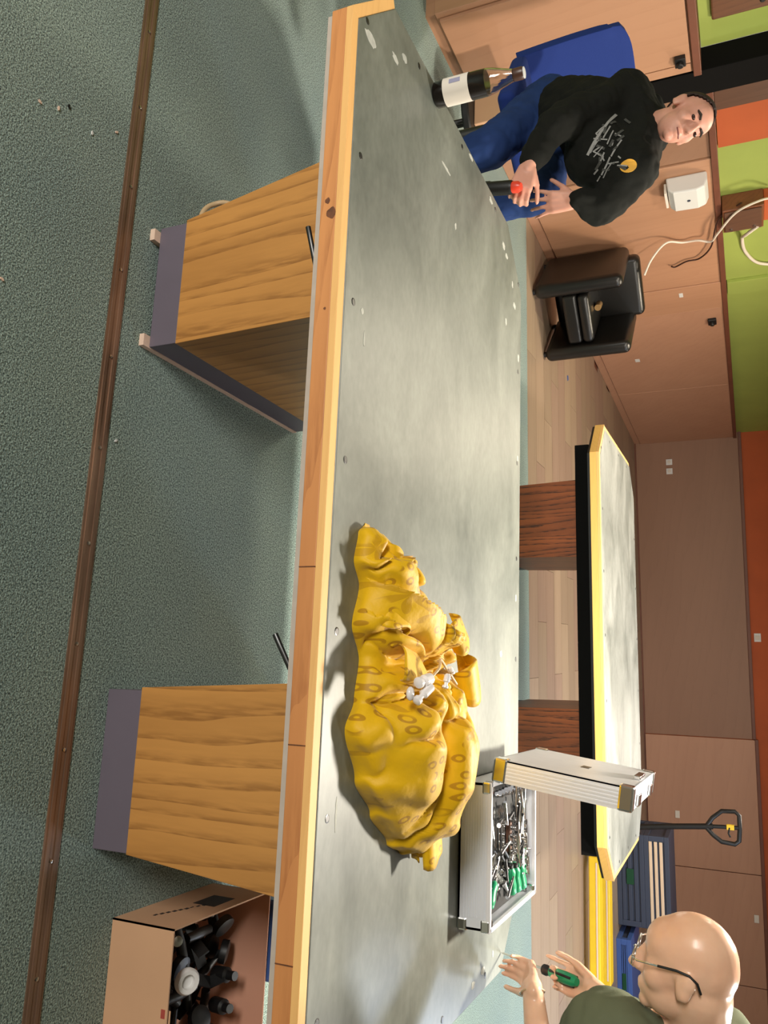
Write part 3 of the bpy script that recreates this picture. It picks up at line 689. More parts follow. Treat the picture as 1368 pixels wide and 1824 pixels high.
MB().box((-lw-.012,-.05,lh*.93),(-lw,.05,lh*.985),LM).build('handle', M['chrome'], lid, bevel=.003)
MB().box((-lw-.001,-.03,lh*.52),(-lw,.02,lh*.585),LM).build('badge', mat('dark_badge', lin(70,66,60), .4, .4), lid)
for yy in (-.16,.16):
    q = MB(); q.tube([(.249,2.455+yy-.03,.872),(.249,2.455+yy+.03,.872)],.004,8); q.build('hinge', M['chrome'], tc_, smooth=50)

# tools lying in the case
TZ = .8325
def socket_mesh(r, L_):
    q = MB(); q.lathe([(r*.7,0),(r,.001),(r,L_*.45),(r*.82,L_*.55),(r*.82,L_),(r*.5,L_),(r*.5,L_*.7),(r*.1,L_*.7)],14); return q.mesh('socket', M['chrome'], 40)
SOC = [socket_mesh(r,L_) for r,L_ in ((.008,.026),(.010,.028),(.012,.030),(.0065,.024))]
rt = random.Random(3)
for row in range(2):
    for k in range(9):
        i = (k//3 + row) % 4; r = (.008,.010,.012,.0065)[i]
        o = bpy.data.objects.new('socket', SOC[i]); COL.objects.link(o)
        if row == 0: o.location = (.30+.0*k, 2.36+k*.034, TZ)
        else: o.location = (.405+.024*k, 2.625, TZ)
        tag(o, 'small chrome socket standing %s of the tool tray' % ('along the hinge side' if row == 0 else 'in the rear row'), 'socket', 'sockets along the hinge side' if row == 0 else 'sockets in the rear row')
def lying(name, mb_list, loc, rz, label, cat, group=None):
    """mb_list: (part name, builder, material) with the long axis along local x"""
    if len(mb_list) == 1:
        o = mb_list[0][1].build(name, mb_list[0][2], smooth=40)
        o.location = loc; o.rotation_euler = (0,0,rz); return tag(o, label, cat, group)
    t = thing(name, label, cat, loc, rz, group)
    for n, b, m_ in mb_list: b.build(n, m_, t, smooth=40, world=False)
    return t
XR = Matrix.Rotation(math.pi/2,4,'Y')
def driver_parts(L_, hl, hr):
    h = MB().lathe([(hr*.6,0),(hr*.95,.006),(hr,hl*.3),(hr*.8,hl*.62),(hr*.95,hl*.85),(hr*.6,hl)],12,Matrix.Translation((0,0,hr))@XR)
    c_ = MB().lathe([(hr*.55,hl),(hr*.6,hl+.01),(hr*.3,hl+.014)],12,Matrix.Translation((0,0,hr))@XR)
    s_ = MB().lathe([(.003,hl+.01),(.003,L_-.01),(.0016,L_)],8,Matrix.Translation((0,0,hr))@XR)
    return [('handle',h,M['toolgreen']),('collar',c_,M['black']),('shaft',s_,M['chrome'])]
for (x,y,rz,lab) in ((.575,2.262,2.4,'green-handled screwdriver nearest the front right corner of the tool case'),(.595,2.62,3.5,'green-handled screwdriver at the rear right corner of the tool case'),
                 (.588,2.50,3.35,'green-handled screwdriver in the middle of the tool case right side'),(.592,2.56,3.45,'green-handled screwdriver between the middle and rear ones in the tool case')):
    lying('screwdriver', driver_parts(.17,.075,.016), (x,y,TZ), rz, lab, 'screwdriver')
def ratchet():
    h = MB(); h.ellip((0,0,.009),(.017,.015,.009)); n = MB().tube([(.012,0,.009),(.05,0,.008),(.10,0,.009)],[.006,.005,.007],10); g_ = MB().tube([(.095,0,.009),(.11,0,.009),(.165,0,.009),(.172,0,.009)],[.006,.009,.010,.006],12)
    return [('head',h,M['chrome']),('neck',n,M['chrome']),('grip',g_,M['chrome'])]
lying('ratchet', ratchet(), (.335,2.60,TZ), .25, 'chrome ratchet lying across the back of the tool case', 'ratchet')
lying('ratchet', ratchet(), (.345,2.665,TZ), .12, 'chrome ratchet against the rear wall of the tool case', 'ratchet')
lying('extension_bar', [('bar', MB().lathe([(.004,0),(.006,.004),(.006,.16),(.009,.165),(.009,.18)],10,Matrix.Translation((0,0,.009))@XR), M['chrome'])], (.35,2.57,TZ), .35, 'chrome extension bar lying aslant near the tool case back', 'tool')
def wrench(L_):
    q = MB(); q.prism([(0,-.004),(L_,-.004),(L_,.004),(0,.004)],.001,.005); q.prism([(L_+.012*math.cos(a),.012*math.sin(a)) for a in [2*math.pi*k/14 for k in range(14)]],0,.006)
    q.prism([(-.004,-.006),(.004,-.010),(-.014,-.012),(-.022,-.006),(-.012,-.004),(-.012,.004),(-.022,.006),(-.014,.012),(.004,.010),(-.004,.006)],0,.006); return q
for k in range(7):
    L_ = .07+.012*k
    lying('combination_wrench', [('wrench', wrench(L_), M['chrome'])], (.355+.0*k+.005*(k%2), 2.30+k*.026, TZ), .08*(k%3-1), 'chrome combination wrench in the fan of wrenches inside the tool case', 'wrench', 'wrenches in the tool case')
lying('bit_holder', [('rail', MB().box((0,-.012,0),(.15,.012,.010)), M['black']), *[('bit', MB().lathe([(.0035,.010),(.0035,.022),(.0015,.026)],6,Matrix.Translation((.012+.014*k,0,0))), M['steel']) for k in range(10)]], (.345,2.245,TZ), .0, 'black rail of small steel bits at the front of the tool case', 'bit set')
lying('socket_rail', [('rail', MB().box((0,-.011,0),(.13,.011,.012)), M['doorwood']), *[('socket', MB().lathe([(.009,.006),(.009,.03),(.006,.03),(.006,.02)],10,Matrix.Translation((.014+.022*k,0,0))), M['chrome']) for k in range(6)]], (.37,2.50,TZ), .02, 'brown socket rail with six chrome sockets mid tool case', 'socket set')
for k in range(10):
    o = MB().tube([(0,0,.004),(.05,0,.004),(.055,.02,.004)],.0028,6).build('hex_key', M['steel'], smooth=50)
    o.location = (.47+.008*k, 2.33+.012*k, TZ); o.rotation_euler = (0,0,.5+.05*k); tag(o, 'steel hex key among the row in the tool case', 'hex key', 'hex keys in the tool case')
for k in range(8):
    o = bpy.data.objects.new('socket', SOC[k%4]); COL.objects.link(o); r = (.008,.010,.012,.0065)[k%4]
    o.location = (.50+.012*(k%3), 2.27+.034*k, TZ+r); o.rotation_euler = (0,math.pi/2,.4*k); tag(o, 'chrome socket lying loose on its side in the tool case', 'socket', 'loose sockets in the tool case')

for k in range(34):
    o = MB().tube([(-.02-.012*(k%4),0,.005),(.03,0,.005)],[.0045+.001*(k%3),.004],8).build('drive_bar', M['chrome'] if k%3 else M['darksteel'], smooth=50)
    o.location = (rt.uniform(.31,.57), rt.uniform(2.25,2.66), TZ+.012+.004*(k%3)); o.rotation_euler = (0,rt.uniform(-.15,.15),rt.uniform(0,3.1)); tag(o, 'short metal bar in the jumble on top of the tool case tray', 'tool', 'loose bars in the tool case')

# ------------------------------------------------------------------ cardboard box with black fittings
bx = thing('cardboard_box', 'open cardboard box of black fittings beside the right table leg', 'box', (.80,2.02,0))
X0,X1,Y0,Y1,ZT = .615,1.06,1.80,2.235,.192; th = .004
def wallq(name, pts, n_, m_):
    """thick quad wall: pts bottom-left, bottom-right, top-right, top-left; n_ = inward normal"""
    n_ = V(n_)*th; q = MB(); q.hexa([V(pts[0]),V(pts[1]),V(pts[1])+n_,V(pts[0])+n_],[V(pts[3]),V(pts[2]),V(pts[2])+n_,V(pts[3])+n_]); return q.build(name, m_, bx)
wallq('front_wall', [(X0,Y0,.001),(X1,Y0,.001),(X1,Y0,ZT),(X0,Y0,ZT)], (0,1,0), M['cardboard'])
lw_ = wallq('side_wall', [(X0,Y0,.001),(X0,Y1,.001),(X0,Y1,ZT),(X0,Y0,ZT)], (1,0,0), M['cardboard'])
wallq('rear_wall', [(X0,Y1-th,.001),(X1,Y1-th,.001),(X1,Y1-th,ZT+.01),(X0,Y1-th,ZT+.01)], (0,1,0), M['cardboard_in'])
wallq('side_wall', [(X1-th,Y0,.001),(X1-th,Y1,.001),(X1-th,Y1,ZT),(X1-th,Y0,ZT)], (1,0,0), M['cardboard'])
MB().box((X0+th,Y0+th,.001),(X1-th,Y1-th,.005)).build('bottom', M['cardboard_in'], bx)
MB().box((.826,Y0+.006,ZT-.055),(.90,Y0+.010,ZT-.004)).build('paper_slip', M['paper'], bx)
wallq('flap', [(.80,Y0+.01,ZT-.002),(X1,Y0+.01,ZT-.002),(X1,Y0+.10,ZT-.10),(.83,Y0+.10,ZT-.10)], (0,.6,.8), M['cardboard'])
MB().box((X0-.0006,2.02,.085),(X0,2.12,.155)).build('print_block', M['ink'], lw_)
rp = random.Random(5)
for k in range(9):
    y_ = 1.87+.018*k; z_ = .07+.006*k
    MB().box((X0-.0006,y_,z_),(X0,y_+.014,z_+.004+.006*rp.random())).build('print_line', M['ink'], lw_)
MB().box((.795,Y0-.0006,ZT-.018),(.815,Y0,ZT-.006)).build('print_red', M['ink_red'], bx)
# fittings
def fit_meshes():
    out = []
    q = MB(); q.lathe([(.018,0),(.02,.003),(.02,.05),(.012,.055),(.012,.08)],14); out.append(q.mesh('knob',M['black'],40))
    q = MB(); q.box((-.05,-.015,0),(.05,.015,.006)); q.box((-.05,-.015,0),(-.044,.015,.05)); out.append(q.mesh('bracket',M['black']))
    q = MB(); q.tube([(-.06,0,0),(0,0,.006),(.06,0,0)],[.012,.014,.012],12); out.append(q.mesh('rod',M['black'],40))
    q = MB(); q.lathe([(.03,0),(.032,.004),(.032,.02),(.02,.024),(.008,.024)],18); out.append(q.mesh('cup',M['black'],40))
    return out
FM = fit_meshes(); FN = ['black_adjuster','black_bracket','black_rod','black_cup']
FL = ['black plastic adjuster in the cardboard box','black angle bracket in the cardboard box','short black rod in the cardboard box','round black cup fitting in the cardboard box']
for layer, zz in ((0,.012),(1,.055),(2,.095)):
    for k in range(20):
        i = rp.randrange(4); o = bpy.data.objects.new(FN[i], FM[i]); COL.objects.link(o)
        o.location = (X0+.075+(k%5)*.072+rp.uniform(-.015,.015), Y0+.08+(k//5)*.088+rp.uniform(-.015,.015), zz)
        o.rotation_euler = (rp.choice((0,.5,1.2)), rp.uniform(-.4,.4), rp.uniform(0,6.28)); tag(o, FL[i], 'fitting', FL[i].replace(' in the',' pile in the'))
# pale ring and bolts on top
q = MB(); q.lathe([(.017,0),(.032,.002),(.033,.012),(.028,.020),(.018,.018),(.017,.004)],24,Matrix.Translation((.775,1.935,.142))@Matrix.Rotation(.5,4,'X')); tag(q.build('ring', M['white'], smooth=50), 'white plastic ring lying on the black fittings', 'ring')
def bolt(loc, tilt, lab):
    t = thing('bolt', lab, 'bolt', loc); R_ = Matrix.Rotation(tilt,4,'X')
    MB().lathe([(.012,0),(.013,.002),(.013,.007),(.008,.009)],14,R_).build('head', M['steel'], t, smooth=40, world=False)
    MB().lathe([(.005,-.05),(.005,.001)],10,R_).build('shank', M['steel'], t, smooth=40, world=False)
bolt((.672,1.895,.135), .7, 'steel bolt with round head amid the fittings near the ring')
bolt((.632,2.03,.140), -.6, 'pale steel bolt at the left wall of the cardboard box')
bolt((.80,1.86,.130), 1.0, 'shiny bolt at the right of the white ring')
tag(MB().box((.64,2.245,.0),(.86,2.30,.235)).build('blue_package', M['blueplastic'], bevel=.01), 'blue package just showing behind the cardboard box', 'package')

# ------------------------------------------------------------------ crumbs on the carpet
for k,(x,y,m_) in enumerate(((-1.361,1.305,'padwood'),(-1.338,1.249,'padwood'),(-1.431,1.504,'padwood'),(-1.371,1.42,'white'),(-.857,1.214,'padwood'),(-.595,1.626,'white'),(-1.388,1.336,'black'))):
    q = MB(); q.prism([(.006,0),(.003,.003),(-.005,.003),(-.006,-.001),(0,-.003)],0.0,.003,Matrix.Translation((x,y,.0005))@Matrix.Rotation(k*1.1,4,'Z'))
    tag(q.build('crumb', M[m_]), ['pale wood chip on the carpet left of the strip, larger','pale wood chip at the carpet\'s near left','pale chip beside the threshold strip','white crumb on the carpet front left','pale chip at the very front of the carpet','white splinter on the carpet between strip and table legs','dark crumb on the carpet front left'][k], 'crumb')

# ------------------------------------------------------------------ small stickers and a scrap
for (a,b,lab) in (((-3.728,9.26,.44),(-3.724,9.34,.49),'small white sticker low on the panelling right of the armchair'),((-3.72,7.72,1.035),(-3.716,7.80,1.07),'small white sticker high on the panelling above the armchair')):
    tag(MB().box(a,b).build('sticker', M['white']), lab, 'sticker')
for (x,z,lab) in ((1.66,.40,'small pale sticker on the back panelling by the pallet truck handle'),(2.95,1.38,'small pale sticker high on the back panelling above the bald head')):
    yb_ = WB(x)-.062; tag(MB().box((x,yb_-.008,z),(x+.10,yb_,z+.06)).build('sticker', M['paper']), lab, 'sticker')
q = MB(); q.prism([(.03,0),(.01,.02),(-.025,.012),(-.02,-.015)],0,.006,Matrix.Translation((-2.95,7.6,.001))); tag(q.build('scrap', M['blueplastic']), 'small blue scrap lying on the laminate floor', 'scrap')

# ------------------------------------------------------------------ black armchair
ac = thing('armchair', 'black leather armchair with padded sides standing by the yellow panelling', 'armchair', (-3.21,6.62,0), math.radians(46))
# local: +x right arm.. front is -y
def pad(a, b, bev, seg=4):
    q = MB(); q.box(a,b); return q
def soft(name, a, b, m_, parent, bev):
    o = MB().box(a,b).build(name, m_, parent, world=False, smooth=180); bb = o.modifiers.new('soft','BEVEL'); bb.width = bev; bb.segments = 5; return o
soft('side_panel', (-.34,-.36,.02),(-.22,.36,.72), M['blackleather'], ac, .05)
soft('side_panel', (.22,-.36,.02),(.34,.36,.72), M['blackleather'], ac, .05)
soft('backrest', (-.26,.24,.05),(.26,.38,.80), M['blackleather'], ac, .05)
soft('seat', (-.215,-.32,.22),(.215,.25,.34), M['blackleather'], ac, .03)
soft('seat_cushion', (-.21,-.34,.345),(.21,.235,.44), M['blackleather'], ac, .04)
for sx in (-.28,.28):
    for sy in (-.3,.3): MB().lathe([(.025,0),(.02,.03)],12,Matrix.Translation((sx,sy,0))).build('foot', M['black'], ac, world=False)
cn = thing('can', 'small pale brass tin lying in the black armchair', 'tin', (-3.12,6.52,.442), 2.3)
MB().lathe([(.026,0),(.028,.004),(.028,.11),(.024,.115)],18,Matrix.Translation((0,0,.028))@XR).build('body', mat('brass_tin', lin(176,140,92), .35,.5), cn, smooth=40, world=False)
MB().lathe([(.02,.113),(.02,.135),(.012,.14)],16,Matrix.Translation((0,0,.028))@XR).build('cap', M['chrome'], cn, smooth=40, world=False)

# ------------------------------------------------------------------ pallet truck
ptk = thing('pallet_truck', 'yellow hand pallet truck with black loop handle behind the second table', 'pallet truck', (1.6,8.55,0))
for yy in (8.16,8.72):
    q = MB(); q.box((1.50,yy,.055),(2.75,yy+.17,.155)); f_ = q.build('fork', M['yellowpaint'], ptk, bevel=.01)
    MB().box((1.55,yy-.003,.12),(2.70,yy,.135)).build('stripe', M['cream'], f_)
    MB().box((1.55,yy+.17,.07),(2.68,yy+.172,.14)).build('fork_side', M['cream'], f_)
    q = MB(); q.lathe([(.04,0),(.04,.08)],16,Matrix.Translation((2.60,yy+.13,.041))@Matrix.Rotation(math.pi/2,4,'X')); q.build('roller', M['black'], ptk)
q = MB(); q.box((1.30,8.22,.10),(1.52,8.83,.30)); q.build('head_frame', M['blackpaint'], ptk, bevel=.02)
q = MB(); q.lathe([(.09,0),(.09,.06)],20,Matrix.Translation((1.28,8.55,.091))@Matrix.Rotation(math.pi/2,4,'X')); q.build('steer_wheel', M['black'], ptk)
q = MB(); q.lathe([(.05,.28),(.05,.46),(.03,.48)],16,Matrix.Translation((1.28,8.52,0))); q.build('pump', M['darksteel'], ptk, smooth=40)
q = MB(); q.tube([(1.26,8.52,.40),(1.215,8.50,.75),(1.175,8.48,1.12)],.026,12); q.build('shaft', M['black'], ptk, smooth=50)
lp = [(1.185,8.48,1.06),(1.10,8.48,1.12),(1.035,8.48,1.20),(1.03,8.48,1.31),(1.06,8.48,1.345),(1.18,8.48,1.345),(1.28,8.48,1.335),(1.31,8.48,1.30),(1.30,8.48,1.19),(1.25,8.48,1.12),(1.185,8.48,1.06)]
q = MB(); q.tube(lp,.02,10); q.build('loop_handle', M['black'], ptk, smooth=50)
q = MB(); q.tube([(1.175,8.48,1.12),(1.17,8.48,1.22),(1.168,8.48,1.335)],.018,10); q.build('control_rod', M['black'], ptk, smooth=50)
MB().box((1.145,8.455,1.235),(1.19,8.50,1.30)).build('yellow_tag', M['yellowpaint'], ptk, bevel=.004)
q = MB(); q.tube([(1.17,8.46,1.26),(1.22,8.455,1.25),(1.25,8.455,1.265)],.008,8); q.build('lever', M['black'], ptk)

# ------------------------------------------------------------------ blue crates by the back wall
def crate(loc, sx, sy, sz, m_, label, green=False):
    t = thing('crate', label, 'crate', loc, .09); w_ = .02; B = lambda n,b,mm=m_: b.build(n, mm, t, world=False, bevel=.004)
    B('body', MB().box((-sx/2+w_,-sy/2+w_,.02),(sx/2-w_,sy/2-w_,sz-.01)), M['greyblue'])
    for a,b in (((-sx/2,-sy/2,0),(sx/2,sy/2,.05)),((-sx/2,-sy/2,sz-.05),(sx/2,sy/2,sz))): B('rim', MB().box(a,b))
    for cx in (-sx/2,sx/2-.06):
        for cy in (-sy/2,sy/2-.06): B('corner_post', MB().box((cx,cy,.05),(cx+.06,cy+.06,sz-.05)))
    for k in range(3):
        z = .055+k*(sz-.10)/3; B('slat', MB().box((-sx/2+.06,-sy/2,z),(sx/2-.06,-sy/2+.012,z+(sz-.10)/5)), M['cream'] if not green else m_)
    if green: B('handle_plate', MB().box((-.12,-sy/2-.006,sz*.35),(.05,-sy/2,sz*.62)), mat('dark_green_plastic', lin(8,70,40), .5))
    return t
crate((2.05,10.6,0), 1.0,.7,.30, M['greyblue'], 'lower grey-blue plastic crate by the back wall', True)
crate((2.05,10.6,.301), 1.0,.7,.27, M['greyblue'], 'upper grey-blue plastic crate with pale slats by the back wall')
crate((3.12,10.5,0), .95,.7,.16, M['blueplastic'], 'flat blue plastic tray right of the stacked crates', True)

# ------------------------------------------------------------------ things beside the seated man
cbx = thing('carton', 'small brown carton standing left of the seated man\'s knee', 'box', (-3.20,4.02,.215))
MB().box((-3.30,3.93,.215),(-3.10,4.11,.475)).build('body', M['cardboard'], cbx, bevel=.004)
MB().box((-3.305,3.925,.42),(-3.095,4.115,.48)).build('lid', M['cardboard'], cbx, bevel=.004)
stl = thing('side_stool', 'low black stool carrying the brown carton', 'stool', (-3.20,4.02,0))
MB().lathe([(.20,.17),(.21,.18),(.21,.205),(.20,.214)],28,Matrix.Translation((-3.20,4.02,0))).build('seat', M['black'], stl, smooth=40)
for k in range(4):
    a = k*math.pi/2+.6; q = MB(); q.tube([(-3.20+.13*math.cos(a),4.02+.13*math.sin(a),.17),(-3.20+.18*math.cos(a),4.02+.18*math.sin(a),0)],.013,8); q.build('leg', M['black'], stl, smooth=50)

# ------------------------------------------------------------------ people
def remesh(name, mb_, m_, voxel, parent, it=6, fac=.5):
    """union of overlapping solids -> one continuous smooth surface"""
    me = mb_.mesh(name+'_src', m_); o = bpy.data.objects.new(name, me); COL.objects.link(o)
    r = o.modifiers.new('r','REMESH'); r.mode = 'VOXEL'; r.voxel_size = voxel; r.use_smooth_shade = True
    sm = o.modifiers.new('s','SMOOTH'); sm.iterations = it; sm.factor = fac
    dg = bpy.context.evaluated_depsgraph_get(); dg.update()
    new = bpy.data.meshes.new_from_object(o.evaluated_get(dg)); new.name = name
    bpy.data.objects.remove(o); bpy.data.meshes.remove(me)
    new.materials.clear(); new.materials.append(m_); new.shade_smooth()
    return new
def skin_mat(name, c, c2):
    m = mat(name, c, .5, col2=c2, scale=14, bump=.03, bscale=200, spec=.4)
    b = m.node_tree.nodes['Principled BSDF']; b.inputs['Subsurface Weight'].default_value = .12; b.inputs['Subsurface Radius'].default_value = (.01,.004,.002); b.inputs['Subsurface Scale'].default_value = .5
    return m
M['skin1'] = skin_mat('skin_ruddy', lin(206,148,128), lin(220,164,142))
M['skin2'] = skin_mat('skin_fair', lin(226,176,146), lin(238,194,164))
M['skin2'].node_tree.nodes['Principled BSDF'].inputs['Roughness'].default_value = .28
M['hoodie'] = mat('black_hoodie_cotton', lin(24,25,22), .9, var=.1, scale=20, bump=.15, bscale=250, spec=.2)
M['jeans'] = mat('blue_denim', lin(34,56,104), .85, var=.18, scale=10, bump=.15, bscale=400, spec=.2)
M['olive'] = mat('olive_shirt_cotton', lin(100,106,84), .9, var=.08, scale=8, bump=.12, bscale=250, spec=.2)
M['trousers'] = mat('dark_trousers', lin(46,48,56), .9)
M['shoe'] = mat('dark_shoe', lin(30,28,28), .6)
M['hair'] = mat('dark_brown_hair', lin(42,28,20), .7, bump=.4, bscale=300)

def head_solids(q, c, R, s=1.0, crown=1.0):
    """R columns: right, face, up"""
    P = lambda x,y,z: c + R @ V((x*s,y*s,z*s))
    E_ = lambda p, r: q.ellip(P(*p), V(r)*s, R)
    E_((0,-.010,.030), (.077,.099,.090*crown)); E_((0,-.045,.020),(.070,.066,.075))
    E_((0,.028,-.050),(.058,.064,.068)); E_((0,.030,.0),(.067,.062,.07)); E_((0,.072,-.097),(.024,.020,.018))
    E_((0,.045,.045),(.064,.052,.055))
    q.cap(P(-.034,.076,.026), .013*s, P(.034,.076,.026), .013*s)
    q.cap(P(0,.092,.018), .009*s, P(0,.114,-.026), .014*s); q.cap(P(-.012,.100,-.030), .009*s, P(.012,.100,-.030), .009*s)
    for sx in (-1,1):
        E_((sx*.036,.054,-.022),(.030,.034,.034))
        E_((sx*.080,-.004,-.008),(.011,.020,.032)); E_((sx*.089,-.014,.006),(.007,.017,.024)); E_((sx*.090,-.010,-.020),(.006,.013,.016)); E_((sx*.080,.0,-.030),(.008,.011,.011))
        E_((sx*.034,.074,.006),(.013,.013,.011))
    E_((0,.088,-.058),(.024,.012,.008)); E_((0,.086,-.071),(.021,.012,.009))
def hand_solids(q, w, fd, th, pr, curl, spread=.10, thumb=(.7,.55,.35), L_=1.0, tc=.5):
    """w wrist, fd finger direction, th thumb-side direction, pr = palm normal (the side fingers curl to)"""
    w = V(w); f = V(fd).normalized(); t = V(th); t = (t-f*t.dot(f)).normalized(); n = V(pr); n = (n-f*n.dot(f)-t*n.dot(t)).normalized()
    k = L_
    # palm: a slab of capsules
    for u in (-.032,-.011,.011,.032):
        q.cap(w+t*(u*.7)*k+f*.008*k, .013*k, w+t*u*k+f*(.082+.006*(u > -.02))*k, .0125*k)
    q.cap(w-f*.03*k, .023*k, w+f*.012*k, .022*k)
    lens_ = [(.043,.026,.021),(.047,.030,.022),(.043,.028,.021),(.034,.021,.018)]
    for i, u in enumerate((.033,.011,-.011,-.032)):
        a = 0.0; p = w+t*u*k+f*.086*k; d0 = (f+t*spread*(1.2-i*.8)).normalized(); r = (.0092,.0094,.009,.008)[i]*k
        for j in range(3):
            a += curl[i][j]; d = d0*math.cos(a)+n*math.sin(a); p2 = p+d*lens_[i][j]*k
            q.cap(p, r*(1-.06*j), p2, r*(.94-.07*j)); p = p2
    a0, a1, a2 = thumb
    p = w+t*.026*k+f*.018*k+n*.006*k; d = (f*math.cos(a0)+t*math.sin(a0)+n*.25).normalized()
    for j,(ln,r) in enumerate(((.045,.0135),(.034,.0105),(.027,.0095))):
        p2 = p+d*ln*k; q.cap(p, r*k, p2, r*.9*k); p = p2
        d = (d + (-t*.35+n*tc)*(a1 if j == 0 else a2)).normalized()

# ---- seated man in the black hoodie
pm = thing('person', 'seated person in black printed hoodie and blue jeans holding a small tool', 'person', (-2.45,3.2,0))
H1 = V((-2.11,2.93,1.372)); up1 = (-c_down*.93-c_right*.33-c_fwd*.10).normalized(); f1 = (-c_fwd*.62+c_right*.72+c_down*.30); f1 = (f1-up1*f1.dot(up1)).normalized(); r1_ = f1.cross(up1)
R1 = Matrix((r1_,f1,up1)).transposed()
q = MB(); head_solids(q, H1, R1, .93)
nb_ = V((-2.15,3.0,1.22)); q.cap(H1+R1@V((0,-.03,-.05)), .056, nb_, .062)
pel = V((-2.55,3.27,.83)); q.chain([nb_, V((-2.22,3.04,1.08)), V((-2.38,3.14,.92)), pel], [.08,.135,.125,.13])
hR, kR, aR = V((-2.60,3.27,.79)), V((-2.19,2.94,.61)), V((-2.10,2.93,.12)); hL, kL, aL = V((-2.44,3.2,.80)), V((-1.965,3.0,.83)), V((-1.975,3.06,.41))
q.chain([hR,kR,aR],[.08,.055,.04]); q.chain([hL,kL,aL],[.08,.055,.04]); q.cap(aR,.04,V((-1.96,2.83,.045)),.035); q.cap(aL,.04,V((-1.86,2.95,.375)),.035)
sR, eR, wR = V((-2.31,2.98,1.17)), V((-2.07,2.74,.93)), V((-1.885,2.68,.845)); sL, eL, wL = V((-1.93,2.90,1.19)), V((-1.80,2.92,1.07)), V((-1.815,2.85,.985))
q.chain([nb_,sR,eR,wR],[.06,.055,.042,.026]); q.chain([nb_,sL,eL,wL],[.06,.055,.042,.026])
tool0, tool1 = V((-1.815,2.66,.66)), V((-1.785,2.645,.80))
hand_solids(q, wR+V((.006,-.003,-.002)), (1,-.12,-.30), (.2,.28,.9), (.1,.9,-.2), [(.6,1.0,.7)]*4, .05, (.6,.5,.4))
hand_solids(q, wL+V((0,0,-.005)), (-.05,-.12,-1), (-.9,-.4,.0), (-.3,.9,.1), [(.25,.35,.2),(.25,.3,.2),(.2,.3,.2),(.2,.3,.2)], .22, (.75,.3,.2))
body = remesh('body', q, M['skin1'], .0055, pm, 5); link('body', body, pm)
# clothing
def cloth(name, q, m_, parent, voxel=.009, it=5, amp=.010, sc=9):
    me = remesh(name, q, m_, voxel, parent, it)
    co = [v.co.copy() for v in me.vertices]; no = [v.normal.copy() for v in me.vertices]; flat = []
    for c_, n in zip(co, no):
        d = noise.noise(c_*sc)*amp + (abs(noise.noise(c_*sc*2.1+V((5,1,2))))-.2)*amp*.9
        c_ += n*d; flat += [c_.x, c_.y, c_.z]
    me.vertices.foreach_set('co', flat); me.update()
    return link(name, me, parent)
q = MB(); q.chain([V((-2.16,3.0,1.205)), V((-2.23,3.05,1.07)), V((-2.36,3.13,.95)), V((-2.44,3.19,.89))],[.115,.18,.17,.165])
q.chain([V((-2.18,2.98,1.19)),sR,eR,wR+V((-.03,.01,.01))],[.11,.095,.070,.042]); q.chain([V((-2.10,2.97,1.19)),sL,eL,wL+V((.0,.0,.012))],[.11,.095,.068,.042])
q.cap(V((-2.28,3.02,1.05)),.14,V((-2.02,2.92,1.06)),.13); q.cap(V((-2.16,3.0,1.24)),.085,V((-2.15,3.0,1.26)),.078); q.cap(V((-2.30,3.08,1.22)),.07,V((-2.20,3.10,1.25)),.07)
hood = cloth('hoodie', q, M['hoodie'], pm, amp=.014)
q = MB(); q.chain([V((-2.53,3.26,.82)),hR,kR,aR+V((0,0,.03))],[.14,.112,.085,.065]); q.chain([V((-2.50,3.24,.82)),hL,kL,aL+V((0,0,.03))],[.15,.105,.078,.062])
cloth('jeans', q, M['jeans'], pm, amp=.010)
for a, t in ((aR,V((-1.94,2.82,.04))),(aL,V((-1.845,2.94,.37)))):
    q = MB(); q.cap(a-V((.02,-.02,.03)),.048,t,.042); link('shoe', remesh('shoe', q, M['shoe'], .008, pm), pm)
# hair: thick shell over the back, sides and top of the head
def hair_shell(c, R, s, test, m_, parent, name='hair'):
    n1, n2 = 40, 26; q = MB(); vs_, ok = [], []
    for i in range(n2+1):
        for j in range(n1):
            t = -math.pi/2+math.pi*i/n2; a = 2*math.pi*j/n1
            d = V((math.cos(t)*math.cos(a), math.cos(t)*math.sin(a), math.sin(t)))
            p = V((0,-.014,.030))+V((d.x*.080,d.y*.102,d.z*.094)); vs_.append(c+R@(p*s)); ok.append(test(p))
    fs = [(i*n1+j, i*n1+(j+1)%n1, (i+1)*n1+(j+1)%n1, (i+1)*n1+j) for i in range(n2) for j in range(n1)]
    fs = [f for f in fs if all(ok[k] for k in f)]
    used = sorted(set(k for f in fs for k in f)); mp = {k:i for i,k in enumerate(used)}
    q.add([vs_[k] for k in used], [tuple(mp[k] for k in f) for f in fs]); o = q.build(name, m_, parent, smooth=180)
    so = o.modifiers.new('t','SOLIDIFY'); so.thickness = .006; so.offset = 1; return o
hair_shell(H1, R1, .94, lambda p: p.z > .018+(p.y+.02)*1.15 and p.z > -.05 or p.z > .108, M['hair'], pm)
for sx in (-1,1):
    MB().ellip(H1+.93*R1@V((sx*.034,.0838,.006)), (.0115,.009,.0065), R1, 12, 8).build('eye', mat('eye_dark', lin(52,34,30), .3), pm, smooth=180)
    q = MB(); q.tube([H1+.93*R1@V((sx*.018,.096,.027)), H1+.93*R1@V((sx*.036,.094,.033)), H1+.93*R1@V((sx*.054,.082,.028))],[.004,.005,.003],8); q.build('eyebrow', M['hair'], pm, smooth=60)
